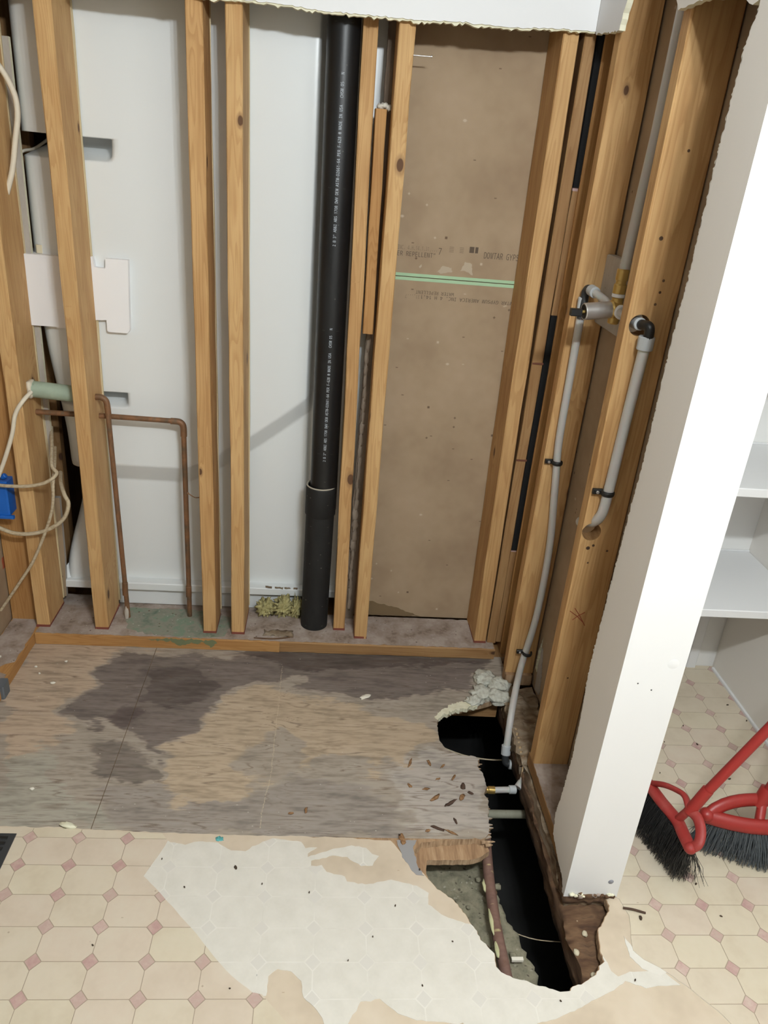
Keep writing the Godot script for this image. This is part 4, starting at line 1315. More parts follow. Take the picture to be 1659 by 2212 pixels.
# ---------------------------------------------------------------- water pipes
func water_pipes() -> void:
	# copper riser that bends into the stud
	var t := thing("copper_pipe", "tarnished copper riser bending into the side of a stud", "pipe")
	var st := st_new()
	tube(st, smooth_path([Vector3(-0.635, 0.752, -2.09), Vector3(-0.615, 0.753, -2.09), Vector3(-0.603, 0.747, -2.09), Vector3(-0.598, 0.735, -2.09), Vector3(-0.596, 0.7, -2.09)], 6), 0.0085, 12)
	done(st, "elbow", M.copper, t, true)
	st = st_new()
	tube(st, [Vector3(-0.597, 0.715, -2.09), Vector3(-0.579, 0.0, -2.09)], 0.0072, 12)
	done(st, "riser", M.copper, t, true)
	st = st_new()
	cyl(st, Vector3(-0.584, 0.12, -2.09), Vector3(-0.583, 0.165, -2.09), 0.0086, 14, 0.001)
	done(st, "coupling", M.copper, t)
	st = st_new()
	lump(st, Vector3(-0.5825, 0.05, -2.082), Vector3(0.007, 0.03, 0.004), 0.3, 1.5, 3.0, 10, 8)
	done(st, "plaster_smear", mat(rgb(186, 176, 164), 0.9), t)
	t = thing("copper_pipe", "tarnished copper pipe running level through two studs then down to the plate", "pipe")
	st = st_new()
	tube(st, [Vector3(-0.81, 0.693, -2.11), Vector3(-0.6, 0.692, -2.11), Vector3(-0.41, 0.689, -2.11)], 0.0075, 12)
	done(st, "level_run", M.copper, t, true)
	st = st_new()
	tube(st, smooth_path([Vector3(-0.43, 0.689, -2.11), Vector3(-0.408, 0.688, -2.11), Vector3(-0.398, 0.681, -2.11), Vector3(-0.395, 0.668, -2.11), Vector3(-0.395, 0.645, -2.11)], 6), 0.0092, 12)
	done(st, "elbow", M.copper, t, true)
	st = st_new()
	tube(st, [Vector3(-0.395, 0.66, -2.11), Vector3(-0.393, 0.0, -2.11)], 0.0075, 12)
	done(st, "riser", M.copper, t, true)
	st = st_new()
	cyl(st, Vector3(-0.394, 0.11, -2.11), Vector3(-0.394, 0.15, -2.11), 0.0088, 14, 0.001)
	done(st, "coupling", M.copper, t)
	st = st_new()
	tube(st, smooth_path([Vector3(-0.337, 0.485, -2.05), Vector3(-0.355, 0.487, -2.04), Vector3(-0.372, 0.5, -2.035)], 5), 0.0016, 6)
	lump(st, Vector3(-0.374, 0.501, -2.035), Vector3(0.0035, 0.0035, 0.0035), 0.0, 1.0, 0.0, 10, 8)
	tag(done(st, "bent_nail", M.copper), "bent nail sticking out of the stud beside the copper riser", "nail")
	# pale green sleeve through the corner studs
	t = thing("green_pipe", "pale green plastic pipe sleeve between the corner stud and the next stud", "pipe")
	st = st_new()
	cyl(st, Vector3(-0.792, 0.766, -2.085), Vector3(-0.655, 0.757, -2.085), 0.0225, 24)
	done(st, "sleeve", M.seafoam, t, true)
	st = st_new()
	rough_box(st, Vector3(-0.799, 0.748, -2.1), Vector3(-0.788, 0.79, -2.06), 0.008, 0.003, 4.0)
	done(st, "torn_end", M.cable, t)

	# grey plastic supply going down the inner corner stud
	t = thing("supply_pipe", "grey plastic water pipe clipped down the inner corner stud into the floor hole", "pipe")
	st = st_new()
	tube(st, smooth_path([Vector3(0.606, 1.13, -1.855), Vector3(0.609, 0.95, -1.857), Vector3(0.612, 0.778, -1.858), Vector3(0.625, 0.647, -1.858), Vector3(0.641, 0.466, -1.857), Vector3(0.640, 0.255, -1.852), Vector3(0.622, 0.095, -1.846), Vector3(0.595, 0.063, -1.777), Vector3(0.565, 0.03, -1.686), Vector3(0.552, -0.043, -1.634)], 8), 0.0098, 14)
	done(st, "pipe", M.pex, t, true)
	st = st_new()
	cyl(st, Vector3(0.606, 1.123, -1.855), Vector3(0.605, 1.15, -1.855), 0.0125, 16, 0.0015)
	done(st, "compression_nut", M.nut, t)
	st = st_new()
	tube(st, smooth_path([Vector3(0.606, 1.1, -1.85), Vector3(0.606, 1.125, -1.85), Vector3(0.606, 1.16, -1.85), Vector3(0.607, 1.172, -1.84), Vector3(0.61, 1.172, -1.82)], 5), 0.0098, 14)
	done(st, "elbow", M.charcoal, t, true)
	st = st_new()
	cyl(st, Vector3(0.6095, 1.172, -1.825), Vector3(0.612, 1.17, -1.798), 0.013, 16, 0.0015)
	done(st, "compression_nut", M.nut, t)
	st = st_new()
	tube(st, [Vector3(0.612, 1.17, -1.8), Vector3(0.634, 1.152, -1.7)], 0.0088, 14)
	done(st, "level_pipe", M.pex, t, true)
	st = st_new()
	cyl(st, Vector3(0.551, -0.062, -1.627), Vector3(0.5515, -0.036, -1.637), 0.0135, 16, 0.0015)
	done(st, "compression_nut", M.nut, t)
	st = st_new()
	tube(st, smooth_path([Vector3(0.551, -0.055, -1.628), Vector3(0.551, -0.078, -1.622), Vector3(0.556, -0.086, -1.62), Vector3(0.568, -0.088, -1.618)], 5), 0.0098, 12)
	done(st, "elbow", M.charcoal, t, true)
	st = st_new()
	cyl(st, Vector3(0.562, -0.088, -1.618), Vector3(0.584, -0.09, -1.616), 0.0135, 16, 0.0015)
	done(st, "compression_nut", M.nut, t)
	for q in [Vector3(0.617, 0.724, -1.858), Vector3(0.632, 0.125, -1.849)]:
		clip(t, q)
	# second supply down the bored stud
	t = thing("supply_pipe", "grey plastic water pipe looping between the two bored holes of the wide stud", "pipe")
	st = st_new()
	tube(st, smooth_path([Vector3(0.616, 1.128, -1.462), Vector3(0.617, 1.0, -1.474), Vector3(0.615, 0.874, -1.476), Vector3(0.6115, 0.8, -1.472), Vector3(0.609, 0.757, -1.474), Vector3(0.605, 0.73, -1.492), Vector3(0.601, 0.71, -1.525), Vector3(0.598, 0.695, -1.56)], 8), 0.0112, 14)
	done(st, "pipe", M.pex, t, true)
	st = st_new()
	cyl(st, Vector3(0.616, 1.116, -1.462), Vector3(0.6155, 1.143, -1.462), 0.0158, 18, 0.0015)
	done(st, "compression_nut", M.nut, t)
	st = st_new()
	tube(st, smooth_path([Vector3(0.616, 1.13, -1.458), Vector3(0.6155, 1.15, -1.455), Vector3(0.613, 1.162, -1.457), Vector3(0.609, 1.162, -1.47), Vector3(0.608, 1.16, -1.49)], 5), 0.0098, 14)
	done(st, "elbow", M.black, t, true)
	st = st_new()
	cyl(st, Vector3(0.6065, 1.161, -1.484), Vector3(0.608, 1.158, -1.53), 0.0125, 18, 0.0015)
	done(st, "compression_nut", M.nut, t)
	st = st_new()
	tube(st, [Vector3(0.608, 1.158, -1.52), Vector3(0.634, 1.15, -1.68)], 0.0088, 14)
	done(st, "level_pipe", M.pex, t, true)
	clip(t, Vector3(0.6105, 0.806, -1.4725))
	# valve on its painted board
	t = thing("backing_board", "grey painted board spanning between the two right hand studs behind the valve", "timber")
	st = st_new()
	lumber(st, Vector3(0.6595, 1.17, -1.871), Vector3(0.6595, 1.17, -1.526), Vector3(0.0115, 0, 0), Vector3(0, 0.08, 0), 0.003, 4, 0.0, 3.0)
	done(st, "board", M.greypaint, t)
	t = thing("shower_valve", "steel capped brass shower valve between the two right hand studs", "valve")
	var c := Vector3(0.62, 1.15, -1.7)
	var ax := Vector3(-1, -0.12, 0.1).normalized()
	st = st_new()
	lathe(st, c, PackedVector2Array([Vector2(0, 0), Vector2(0.0185, 0), Vector2(0.0185, 0.06), Vector2(0.0175, 0.062), Vector2(0.016, 0.062)]), 28, ax, 10)
	done(st, "steel_sleeve", M.steel, t)
	st = st_new()
	lathe(st, c, PackedVector2Array([Vector2(0.016, 0.0615), Vector2(0.012, 0.058), Vector2(0, 0.058)]), 24, ax)
	done(st, "cartridge", M.black, t)
	st = st_new()
	cyl(st, c + ax * 0.058, c + ax * 0.082, 0.0035, 10, 0.0006)
	done(st, "stem", M.brass, t)
	st = st_new()
	box(st, c + ax * 0.08 + Vector3(-0.012, -0.008, -0.008), c + ax * 0.08 + Vector3(0.012, 0.008, 0.008), 0.002)
	done(st, "stem_clip", M.black, t)
	st = st_new()
	lathe(st, c - ax * 0.024, PackedVector2Array([Vector2(0, 0), Vector2(0.016, 0.0), Vector2(0.0205, 0.004), Vector2(0.0205, 0.022), Vector2(0.0185, 0.026)]), 24, ax, 10)
	cyl(st, Vector3(0.631, 1.12, -1.7), Vector3(0.631, 1.178, -1.7), 0.0125, 18, 0.002)
	done(st, "brass_body", M.brass, t)
	st = st_new()
	cyl(st, Vector3(0.631, 1.178, -1.7), Vector3(0.631, 1.186, -1.7), 0.0142, 18, 0.001)
	done(st, "white_ring", M.foam, t)
	st = st_new()
	lathe(st, Vector3(0.631, 1.186, -1.7), PackedVector2Array([Vector2(0, 0), Vector2(0.0142, 0), Vector2(0.0142, 0.018), Vector2(0.0115, 0.021), Vector2(0.0115, 0.026), Vector2(0.0135, 0.029), Vector2(0.0135, 0.05), Vector2(0.012, 0.052), Vector2(0, 0.052)]), 20, Vector3.UP, 10)
	done(st, "brass_fitting", M.brass, t)
	st = st_new()
	cyl(st, Vector3(0.636, 1.149, -1.672), Vector3(0.637, 1.15, -1.686), 0.0148, 18, 0.001)
	done(st, "white_ring", M.foam, t)
	t = thing("shower_riser", "translucent white plastic pipe rising from the brass valve up the bay", "pipe")
	st = st_new()
	tube(st, [Vector3(0.632, 1.232, -1.7), Vector3(0.641, 1.5, -1.7), Vector3(0.644, CEIL, -1.7)], 0.0112, 14)
	done(st, "pipe", M.pex, t, true)


# black half clip holding a pipe to a stud
func clip(parent: Node, at: Vector3) -> void:
	var n := Node3D.new()
	n.name = "pipe_clip"
	parent.add_child(n, true)
	n.position = at
	var st := st_new()
	var pts := []
	for i in 13:
		var a := -0.25 + (PI + 0.5) * i / 12
		pts.append(Vector3(cos(a) * 0.0128, 0.0, sin(a) * 0.0128))
	tube(st, pts, 0.0024, 8, 2.4, Vector3.UP)
	done(st, "strap", M.black, n, true)
	st = st_new()
	box(st, Vector3(-0.03, -0.006, -0.012), Vector3(-0.009, 0.006, -0.002), 0.002)
	done(st, "tab", M.black, n)
	st = st_new()
	cyl(st, Vector3(-0.021, 0, -0.003), Vector3(-0.021, 0, 0.0015), 0.0035, 10, 0.0008)
	done(st, "nail_head", M.steel, n)


# ---------------------------------------------------------------- under the floor
func crawlspace() -> void:
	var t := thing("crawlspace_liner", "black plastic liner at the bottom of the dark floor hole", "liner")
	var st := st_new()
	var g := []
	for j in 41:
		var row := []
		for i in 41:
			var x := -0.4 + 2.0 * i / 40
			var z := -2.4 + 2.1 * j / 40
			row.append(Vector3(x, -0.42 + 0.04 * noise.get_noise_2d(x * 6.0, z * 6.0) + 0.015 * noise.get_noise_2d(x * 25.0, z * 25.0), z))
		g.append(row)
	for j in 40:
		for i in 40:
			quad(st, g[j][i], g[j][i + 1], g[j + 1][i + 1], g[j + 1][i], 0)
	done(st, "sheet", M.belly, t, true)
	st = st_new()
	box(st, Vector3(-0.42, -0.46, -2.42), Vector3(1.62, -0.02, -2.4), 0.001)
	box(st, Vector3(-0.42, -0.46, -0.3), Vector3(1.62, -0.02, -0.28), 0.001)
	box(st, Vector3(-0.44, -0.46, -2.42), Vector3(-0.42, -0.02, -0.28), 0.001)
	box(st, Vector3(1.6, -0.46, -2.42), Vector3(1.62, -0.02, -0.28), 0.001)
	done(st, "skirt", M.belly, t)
	# bank of dirt and debris under the near part of the hole
	t = thing("dirt_bank", "grey green bank of dirt and rubble inside the floor hole", "dirt")
	st = st_new()
	g = []
	var line := poly([0.445, -1.5, 0.445, -1.345, 0.442, -1.252, 0.465, -1.144, 0.49, -1.06, 0.502, -1.03, 0.495, -0.98, 0.5, -0.8])
	for j in 71:
		var z := -1.5 + 0.7 * j / 70
		var xr := 0.45
		for k in line.size() - 1:
			if z >= line[k].y and z <= line[k + 1].y:
				xr = lerpf(line[k].x, line[k + 1].x, (z - line[k].y) / (line[k + 1].y - line[k].y))
		xr += 0.012 * noise.get_noise_1d(z * 60.0)
		var row := []
		for i in 51:
			var f := i / 44.0
			var x := lerpf(0.1, xr, minf(f, 1.0))
			var yy := -0.1 + 0.012 * noise.get_noise_2d(x * 14.0, z * 14.0) + 0.006 * noise.get_noise_2d(x * 55.0, z * 55.0)
			if i > 44:
				yy -= 0.055 * (i - 44)
				x += 0.004 * (i - 44)
			row.append(Vector3(x, yy, z))
		g.append(row)
	for j in 70:
		for i in 50:
			quad(st, g[j][i], g[j][i + 1], g[j + 1][i + 1], g[j + 1][i], 0)
	done(st, "bank", M.dirt, t, true)
	var r := RandomNumberGenerator.new()
	r.seed = 31
	for k in 34:
		st = st_new()
		var s := r.randf_range(0.004, 0.011)
		lump(st, Vector3(r.randf_range(0.28, 0.46), -0.094, r.randf_range(-1.34, -0.99)), Vector3(s, s * 0.6, s * r.randf_range(0.6, 1.2)), 0.4, 1.4, k * 4.3, 8, 6)
		done(st, "pebble", M.dirt if k % 3 else M.rot_dark, t)
	st = st_new()
	box(st, Vector3(0.45, -0.092, -1.05), Vector3(0.475, -0.084, -1.042), 0.001)
	tag(done(st, "plaster_sliver", M.chip_white), "small pale sliver of plaster lying on the dirt in the hole", "debris")
	# old pipe lying along the hole
	t = thing("old_pipe", "brown paint-flecked old pipe running forward inside the floor hole", "pipe")
	st = st_new()
	tube(st, smooth_path([Vector3(0.438, -0.04, -1.33), Vector3(0.43, -0.06, -1.22), Vector3(0.425, -0.065, -1.11), Vector3(0.425, -0.066, -1.04), Vector3(0.426, -0.066, -0.93)], 6), 0.0125, 14)
	done(st, "pipe", M.rust, t, true)
	for q in [[-1.2, 0.014], [-1.11, 0.03], [-1.045, 0.02]]:
		st = st_new()
		lump(st, Vector3(0.4145, -0.057, q[0]), Vector3(0.004, 0.004, q[1]), 0.3, 1.5, q[0] * 20.0, 10, 8)
		done(st, "paint_flake", mat(rgb(192, 190, 148), 0.8), t)
	t = thing("waste_pipe", "pale grey level pipe crossing the dark hole beside the joist", "pipe")
	st = st_new()
	cyl(st, Vector3(0.3, -0.13, -1.478), Vector3(0.64, -0.13, -1.48), 0.011, 16)
	done(st, "pipe", tinted(M.greypaint, Color(0.8, 0.82, 0.76)), t, true)
	t = thing("supply_branch", "short grey branch pipe with brass end inside the hole near the joist", "pipe")
	st = st_new()
	lathe(st, Vector3(0.46, -0.06, -1.493), PackedVector2Array([Vector2(0, 0), Vector2(0.009, 0), Vector2(0.0095, 0.01), Vector2(0.0085, 0.012), Vector2(0.0085, 0.016), Vector2(0.01, 0.018), Vector2(0.01, 0.034), Vector2(0, 0.036)]), 18, Vector3(1, 0, 0), 10)
	done(st, "brass_end", M.brass, t)
	st = st_new()
	cyl(st, Vector3(0.494, -0.06, -1.493), Vector3(0.552, -0.06, -1.496), 0.0082, 14)
	done(st, "pipe", M.pex, t, true)
	st = st_new()
	cyl(st, Vector3(0.533, -0.06, -1.4955), Vector3(0.551, -0.06, -1.496), 0.0112, 16, 0.001)
	done(st, "compression_nut", M.nut, t)
	st = st_new()
	cyl(st, Vector3(0.558, -0.058, -1.5), Vector3(0.57, -0.05, -1.512), 0.0112, 16, 0.001)
	tube(st, smooth_path([Vector3(0.566, -0.052, -1.508), Vector3(0.58, -0.04, -1.525), Vector3(0.598, -0.03, -1.545)], 5), 0.0088, 12)
	done(st, "bent_branch", M.pex, t)
	t = thing("string", "pale string stretched across the dark back of the hole", "string")
	st = st_new()
	tube(st, smooth_path([Vector3(0.34, -0.1, -1.72), Vector3(0.45, -0.125, -1.69), Vector3(0.55, -0.14, -1.69), Vector3(0.63, -0.145, -1.71)], 6), 0.0022, 6)
	done(st, "strand", M.cable_dirty, t, true)
	t = thing("string", "thin grey wire crossing the dark front of the hole", "wire")
	st = st_new()
	tube(st, smooth_path([Vector3(0.42, -0.13, -1.17), Vector3(0.52, -0.15, -1.14), Vector3(0.6, -0.15, -1.13)], 6), 0.0012, 6)
	done(st, "strand", M.cable_dirty, t, true)
	# joist under the plywood at the back of the hole
	st = st_new()
	lumber(st, Vector3(0.2, -0.052, -1.83), Vector3(0.56, -0.052, -1.83), Vector3(0, 0.033, 0), Vector3(0, 0, 0.019), 0.002, 4, 0.001, 4.4)
	tag(done(st, "floor_joist", M.pine_old), "floor joist under the far edge of the hole", "timber")
	# white wool-like foam at the inner corner of the hole
	var k := 0
	for q in [[0.525, 0.008, -1.875, 0.034, 0.016, 0.034], [0.56, 0.01, -1.84, 0.03, 0.02, 0.034], [0.505, 0.006, -1.81, 0.032, 0.014, 0.03], [0.55, 0.006, -1.79, 0.036, 0.018, 0.026], [0.48, 0.004, -1.775, 0.024, 0.012, 0.022]]:
		st = st_new()
		lump(st, Vector3(q[0], q[1], q[2]), Vector3(q[3], q[4], q[5]), 0.26, 1.25, k * 13.0 + 2.0, 28, 18)
		tag(done(st, "foam_clump", M.wool, self, true), "lump of dirty white foam in the inner corner beside the floor hole", "foam", "foam clumps at the hole")
		k += 1


# ---------------------------------------------------------------- closet
func closet() -> void:
	for q in [[0.425, "lower white closet shelf nearest the floor"], [0.766, "second white closet shelf above the lowest one"], [1.12, "third white closet shelf high in the closet"]]:
		var t := thing("closet_shelf", q[1], "shelf", Vector3.ZERO, "white closet shelves")
		var st := st_new()
		box(st, Vector3(0.686, q[0] - 0.018, -1.989), Vector3(1.299, q[0], -1.652), 0.0015)
		done(st, "board", M.paint, t)
		st = st_new()
		box(st, Vector3(0.686, q[0] - 0.022, -1.655), Vector3(1.299, q[0] + 0.001, -1.64), 0.002)
		done(st, "front_edge", M.paint, t)
		st = st_new()
		box(st, Vector3(0.686, q[0], -1.9895), Vector3(1.299, q[0] + 0.005, -1.984), 0.001)
		done(st, "caulk_line", M.paint, t)
	var st := st_new()
	box(st, Vector3(0.686, 0.0, -1.99), Vector3(1.19, 0.075, -1.978), 0.002)
	structure(done(st, "baseboard_closet", M.paint), "white baseboard along the closet back wall", "baseboard")
	st = st_new()
	box(st, Vector3(1.205, 0.0, -1.989), Vector3(1.235, 0.4, -1.975), 0.002)
	structure(done(st, "trim_1", M.paint), "upright white trim strip in the closet corner", "trim")
	st = st_new()
	box(st, Vector3(1.287, 0.0, -1.97), Vector3(1.3, 0.012, -0.9), 0.002)
	structure(done(st, "trim_2", M.paint), "thin white quarter-round along the closet side wall", "trim")
	st = st_new()
	box(st, Vector3(1.293, 0.0, -1.97), Vector3(1.3, 0.4, -1.3), 0.002)
	structure(done(st, "trim_3", M.paint_grey), "grey lower panel on the closet side wall", "trim")
	# floor register by the left edge of the vinyl
	var t := thing("floor_register", "dark grey metal floor vent set in the vinyl", "vent")
	st = st_new()
	box(st, Vector3(-0.9, 0.001, -1.272), Vector3(-0.626, 0.006, -1.14), 0.001)
	done(st, "frame", M.charcoal, t)
	for k in 8:
		st = st_new()
		box(st, Vector3(-0.89, 0.005, -1.262 + k * 0.0145), Vector3(-0.64, 0.008, -1.255 + k * 0.0145), 0.001)
		done(st, "louvre", M.black, t)


# ---------------------------------------------------------------- brooms
func strands(st: SurfaceTool, n: int, from: Callable, to: Callable, r: float, bend: float, sd: int) -> void:
	var g := RandomNumberGenerator.new()
	g.seed = sd
	for k in n:
		var a := g.randf()
		var b := g.randf_range(-1.0, 1.0)
		var p: Vector3 = from.call(a, b)
		var q: Vector3 = to.call(clampf(a + g.randf_range(-0.04, 0.04), -0.02, 1.02), b)
		q += Vector3(g.randf_range(-1, 1), 0, g.randf_range(-1, 1)) * 0.006
		q.y = maxf(q.y, 0.0045) + g.randf() * 0.008
		var m := p.lerp(q, 0.55) + Vector3(g.randf_range(-1, 1), g.randf_range(-0.2, 1), g.randf_range(-1, 1)) * bend
		tube(st, [p, m, q], r, 3, 1.0, Vector3.ZERO, r * 0.5)


func brooms() -> void:
	# angled broom with black bristles
	var t := thing("broom", "red angled broom with black bristles standing in the closet doorway", "broom")
	var e1 := Vector3(0.806, 0.128, -1.335)
	var e2 := Vector3(0.829, 0.128, -1.148)
	var mid := Vector3(0.832, 0.126, -1.225)
	var sock := Vector3(0.843, 0.172, -1.212)
	var st := st_new()
	tube(st, smooth_path([e1, e1.lerp(mid, 0.5) + Vector3(-0.002, 0, 0), mid, mid.lerp(e2, 0.5), e2], 6), 0.0145, 10, 0.75)
	lump(st, e1, Vector3(0.0135, 0.0125, 0.0135), 0.0, 1.0, 0.0, 16, 10)
	lump(st, e2, Vector3(0.0135, 0.0125, 0.0135), 0.0, 1.0, 0.0, 16, 10)
	done(st, "bristle_bar", M.red_dusty, t, true)
	st = st_new()
	tube(st, smooth_path([e1, Vector3(0.822, 0.158, -1.3), Vector3(0.838, 0.172, -1.27), Vector3(0.846, 0.178, -1.245), sock], 6), 0.0105, 10, 0.6)
	tube(st, smooth_path([sock, Vector3(0.852, 0.172, -1.19), Vector3(0.852, 0.16, -1.165), Vector3(0.842, 0.143, -1.146), e2], 6), 0.0115, 10, 0.6)
	tube(st, [sock, mid], 0.0095, 10)
	done(st, "frame", M.red_dusty, t, true)
	st = st_new()
	tube(st, [Vector3(0.843, 0.165, -1.211), Vector3(0.872, 0.23, -1.214)], 0.0128, 14)
	done(st, "socket", M.red, t, true)
	st = st_new()
	tube(st, [Vector3(0.865, 0.215, -1.213), Vector3(0.962, 0.392, -1.222), Vector3(1.285, 0.98, -1.25)], 0.0108, 14)
	done(st, "handle", M.red, t, true)
	st = st_new()
	strands(st, 900, func(a: float, b: float) -> Vector3: return e1.lerp(e2, a) + Vector3(0.008 * b, -0.006, 0.0), func(a: float, b: float) -> Vector3: return Vector3(lerpf(0.79, 0.846, a) + 0.02 * b, 0.006, lerpf(-1.342, -1.166, a)), 0.0009, 0.008, 5)
	var bunch := done(st, "bristles", M.bristle_black, t)
	bunch.set_meta("kind", "stuff")
	st = st_new()
	strands(st, 26, func(a: float, b: float) -> Vector3: return Vector3(0.836, 0.12, -1.152) + Vector3(0.006 * b, 0, 0.004 * a), func(a: float, b: float) -> Vector3: return Vector3(0.87 + 0.03 * a, 0.006, -1.17 + 0.03 * b), 0.0007, 0.01, 9)
	var stray := done(st, "stray_bristles", M.bristle_black, t)
	stray.set_meta("kind", "stuff")
	# round-backed broom with grey bristles
	t = thing("broom", "red broom with an oval frame and grey bristles beside the closet side wall", "broom")
	var c := Vector3(1.06, 0.1, -1.262)
	st = st_new()
	var lower := []
	var upper := []
	for i in 15:
		var f := i / 7.0 - 1.0
		lower.append(c + Vector3(f * 0.137, 0.004 * f * f, 0.028 * (1.0 - f * f)))
		upper.append(c + Vector3(f * 0.137, 0.034 * (1.0 - f * f * f * f) + 0.004, -0.018 * (1.0 - f * f)))
	tube(st, lower, 0.018, 12, 0.7)
	for e in [lower[0], lower[-1]]:
		lump(st, e + Vector3(0, 0.003, 0), Vector3(0.017, 0.0165, 0.017), 0.0, 1.0, 0.0, 16, 10)
	done(st, "bristle_bar", M.red, t, true)
	st = st_new()
	tube(st, upper, 0.0155, 12, 0.75)
	tube(st, [c + Vector3(-0.02, 0.0, 0.02), c + Vector3(-0.005, 0.04, -0.012)], 0.011, 12)
	tube(st, [c + Vector3(0.05, 0.0, 0.02), c + Vector3(0.03, 0.04, -0.012)], 0.009, 12)
	done(st, "frame", M.red, t, true)
	st = st_new()
	tube(st, [c + Vector3(-0.012, 0.026, -0.012), c + Vector3(0.004, 0.07, -0.02)], 0.0165, 16)
	done(st, "socket", M.red, t, true)
	st = st_new()
	tube(st, [c + Vector3(-0.004, 0.05, -0.015), c + Vector3(0.2, 0.55, -0.1)], 0.0108, 14)
	done(st, "handle", M.red, t, true)
	st = st_new()
	strands(st, 1300, func(a: float, b: float) -> Vector3: return c + Vector3((a * 2.0 - 1.0) * 0.132, -0.004, 0.026 * (1.0 - (a * 2.0 - 1.0) * (a * 2.0 - 1.0)) + 0.009 * b), func(a: float, b: float) -> Vector3: return Vector3(lerpf(0.905, 1.23, a), 0.006, lerpf(-1.268, -1.205, minf(a * 2.2, 1.0)) + 0.016 * b), 0.0011, 0.004, 15)
	bunch = done(st, "bristles", M.bristle_grey, t)
	bunch.set_meta("kind", "stuff")


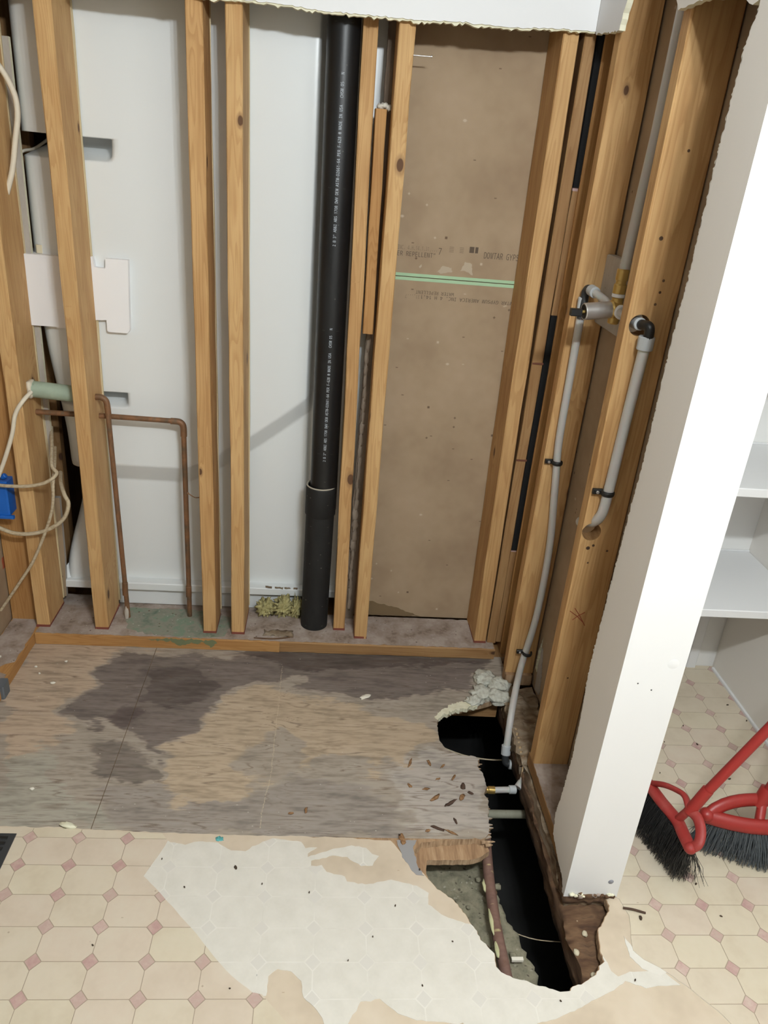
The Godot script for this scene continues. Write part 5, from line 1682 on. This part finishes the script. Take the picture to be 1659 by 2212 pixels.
# ---------------------------------------------------------------- loose debris
func debris() -> void:
	var r := RandomNumberGenerator.new()
	r.seed = 91
	# wood splinters on the plywood near the hole: x, z, length, width, turn
	for q in [[0.267, -1.517, 0.03, 0.007, 1.2], [0.318, -1.52, 0.022, 0.008, 1.8], [0.352, -1.51, 0.018, 0.006, 0.9], [0.395, -1.441, 0.024, 0.012, 1.4], [0.32, -1.401, 0.035, 0.01, 0.7], [0.355, -1.385, 0.04, 0.011, 0.6], [0.388, -1.405, 0.022, 0.012, 1.1], [0.3, -1.43, 0.02, 0.007, 0.1], [0.26, -1.44, 0.016, 0.008, 2.0], [0.314, -1.308, 0.034, 0.008, -0.4], [0.345, -1.296, 0.03, 0.006, -0.5], [0.36, -1.33, 0.02, 0.006, 1.9], [0.228, -1.275, 0.034, 0.012, 1.7], [0.335, -1.465, 0.014, 0.006, 0.3], [0.375, -1.47, 0.02, 0.006, 1.0], [0.29, -1.30, 0.012, 0.009, 0.2], [-0.03, -1.345, 0.014, 0.008, 0.3], [0.005, -1.355, 0.016, 0.007, 1.5], [0.41, -1.42, 0.016, 0.008, 2.4]]:
		var st := st_new()
		lump(st, Vector3.ZERO, Vector3(q[2] * 0.5, 0.0022, q[3] * 0.5), 0.45, 1.7, q[0] * 71.0 + q[1], 9, 5)
		var o := done(st, "wood_chip", M.chip if r.randf() < 0.7 else M.chip_dark)
		o.position = Vector3(q[0], 0.0022, q[1])
		o.rotation.y = q[4]
		tag(o, "small brown wood splinter lying on the bare plywood", "wood chip", "wood splinters on the plywood")
	var st := st_new()
	lump(st, Vector3.ZERO, Vector3(0.018, 0.002, 0.008), 0.35, 1.5, 4.0, 10, 6)
	var flake := done(st, "paint_flake", M.chip_white)
	flake.position = Vector3(0.161, 0.002, -1.781)
	flake.rotation.y = 0.6
	tag(flake, "single white paint flake lying on the dark stained plywood", "flake")
	st = st_new()
	lump(st, Vector3.ZERO, Vector3(0.022, 0.005, 0.007), 0.35, 1.5, 7.0, 10, 6)
	var curl := done(st, "paper_curl", M.gypsum)
	curl.position = Vector3(-0.525, 0.005, -1.296)
	curl.rotation.y = -0.3
	tag(curl, "curled scrap of cream paper at the edge of the vinyl", "scrap")
	# white drywall crumbs
	for q in [[-0.715, -1.9, 0.008], [-0.77, -1.84, 0.006], [-0.72, -1.8, 0.012], [-0.79, -1.87, 0.007], [-0.64, -1.405, 0.012], [-0.885, -1.86, 0.012], [-0.9, -1.84, 0.014]]:
		st = st_new()
		lump(st, Vector3.ZERO, Vector3(q[2] * 0.6, 0.003, q[2] * 0.4), 0.4, 1.6, q[0] * 55.0, 9, 6)
		var o := done(st, "drywall_crumb", M.chip_white)
		o.position = Vector3(q[0], 0.042 if q[0] < -0.83 else 0.003, q[1])
		tag(o, "tiny white drywall crumb near the left plate", "crumb", "drywall crumbs at the left")
	# dark grit on paper and vinyl
	for q in [[1.255, -1.79, 0.008], [1.28, -1.72, 0.006], [1.074, -1.69, 0.004], [1.082, -1.614, 0.007], [1.114, -1.484, 0.009], [0.99, -1.62, 0.004], [0.88, -1.16, 0.007], [0.9, -1.08, 0.006], [0.72, -1.075, 0.012], [0.26, -1.19, 0.005], [0.2, -1.1, 0.005], [0.02, -1.13, 0.005], [-0.14, -1.19, 0.011], [-0.08, -1.15, 0.004], [-0.24, -1.14, 0.005], [-0.39, -1.01, 0.005], [-0.3, -1.21, 0.004], [0.15, -1.03, 0.004], [0.31, -1.02, 0.004], [0.1, -0.98, 0.004], [-0.12, -0.925, 0.004], [0.24, -0.93, 0.004], [0.5, -0.9, 0.004], [0.66, -0.94, 0.005], [1.02, -1.35, 0.004], [0.93, -1.5, 0.004]]:
		st = st_new()
		lump(st, Vector3.ZERO, Vector3(q[2] * 0.55, 0.0018, q[2] * 0.3), 0.35, 1.6, q[0] * 33.0, 8, 5)
		var o := done(st, "grit", M.crumb)
		o.position = Vector3(q[0], 0.0046, q[1])
		o.rotation.y = r.randf() * 6.0
		tag(o, "dark speck of grit lying on the vinyl or its paper backing", "grit", "grit on the floor")
	# blue-green paint spot on the underlayment
	st = st_new()
	lump(st, Vector3(-0.186, 0.0013, -1.268), Vector3(0.009, 0.0006, 0.007), 0.4, 1.7, 3.0, 16, 6)
	tag(done(st, "paint_spot", mat(rgb(92, 168, 168), 0.6)), "small turquoise paint spot at the plywood edge", "paint")
	# long dark splinter at the foot of the partition
	st = st_new()
	tube(st, smooth_path([Vector3(0.69, 0.005, -1.098), Vector3(0.71, 0.008, -1.092), Vector3(0.735, 0.005, -1.086)], 5), 0.0026, 6)
	tag(done(st, "wood_splinter", M.chip_dark), "thin dark splinter on the vinyl at the foot of the white partition", "wood chip")
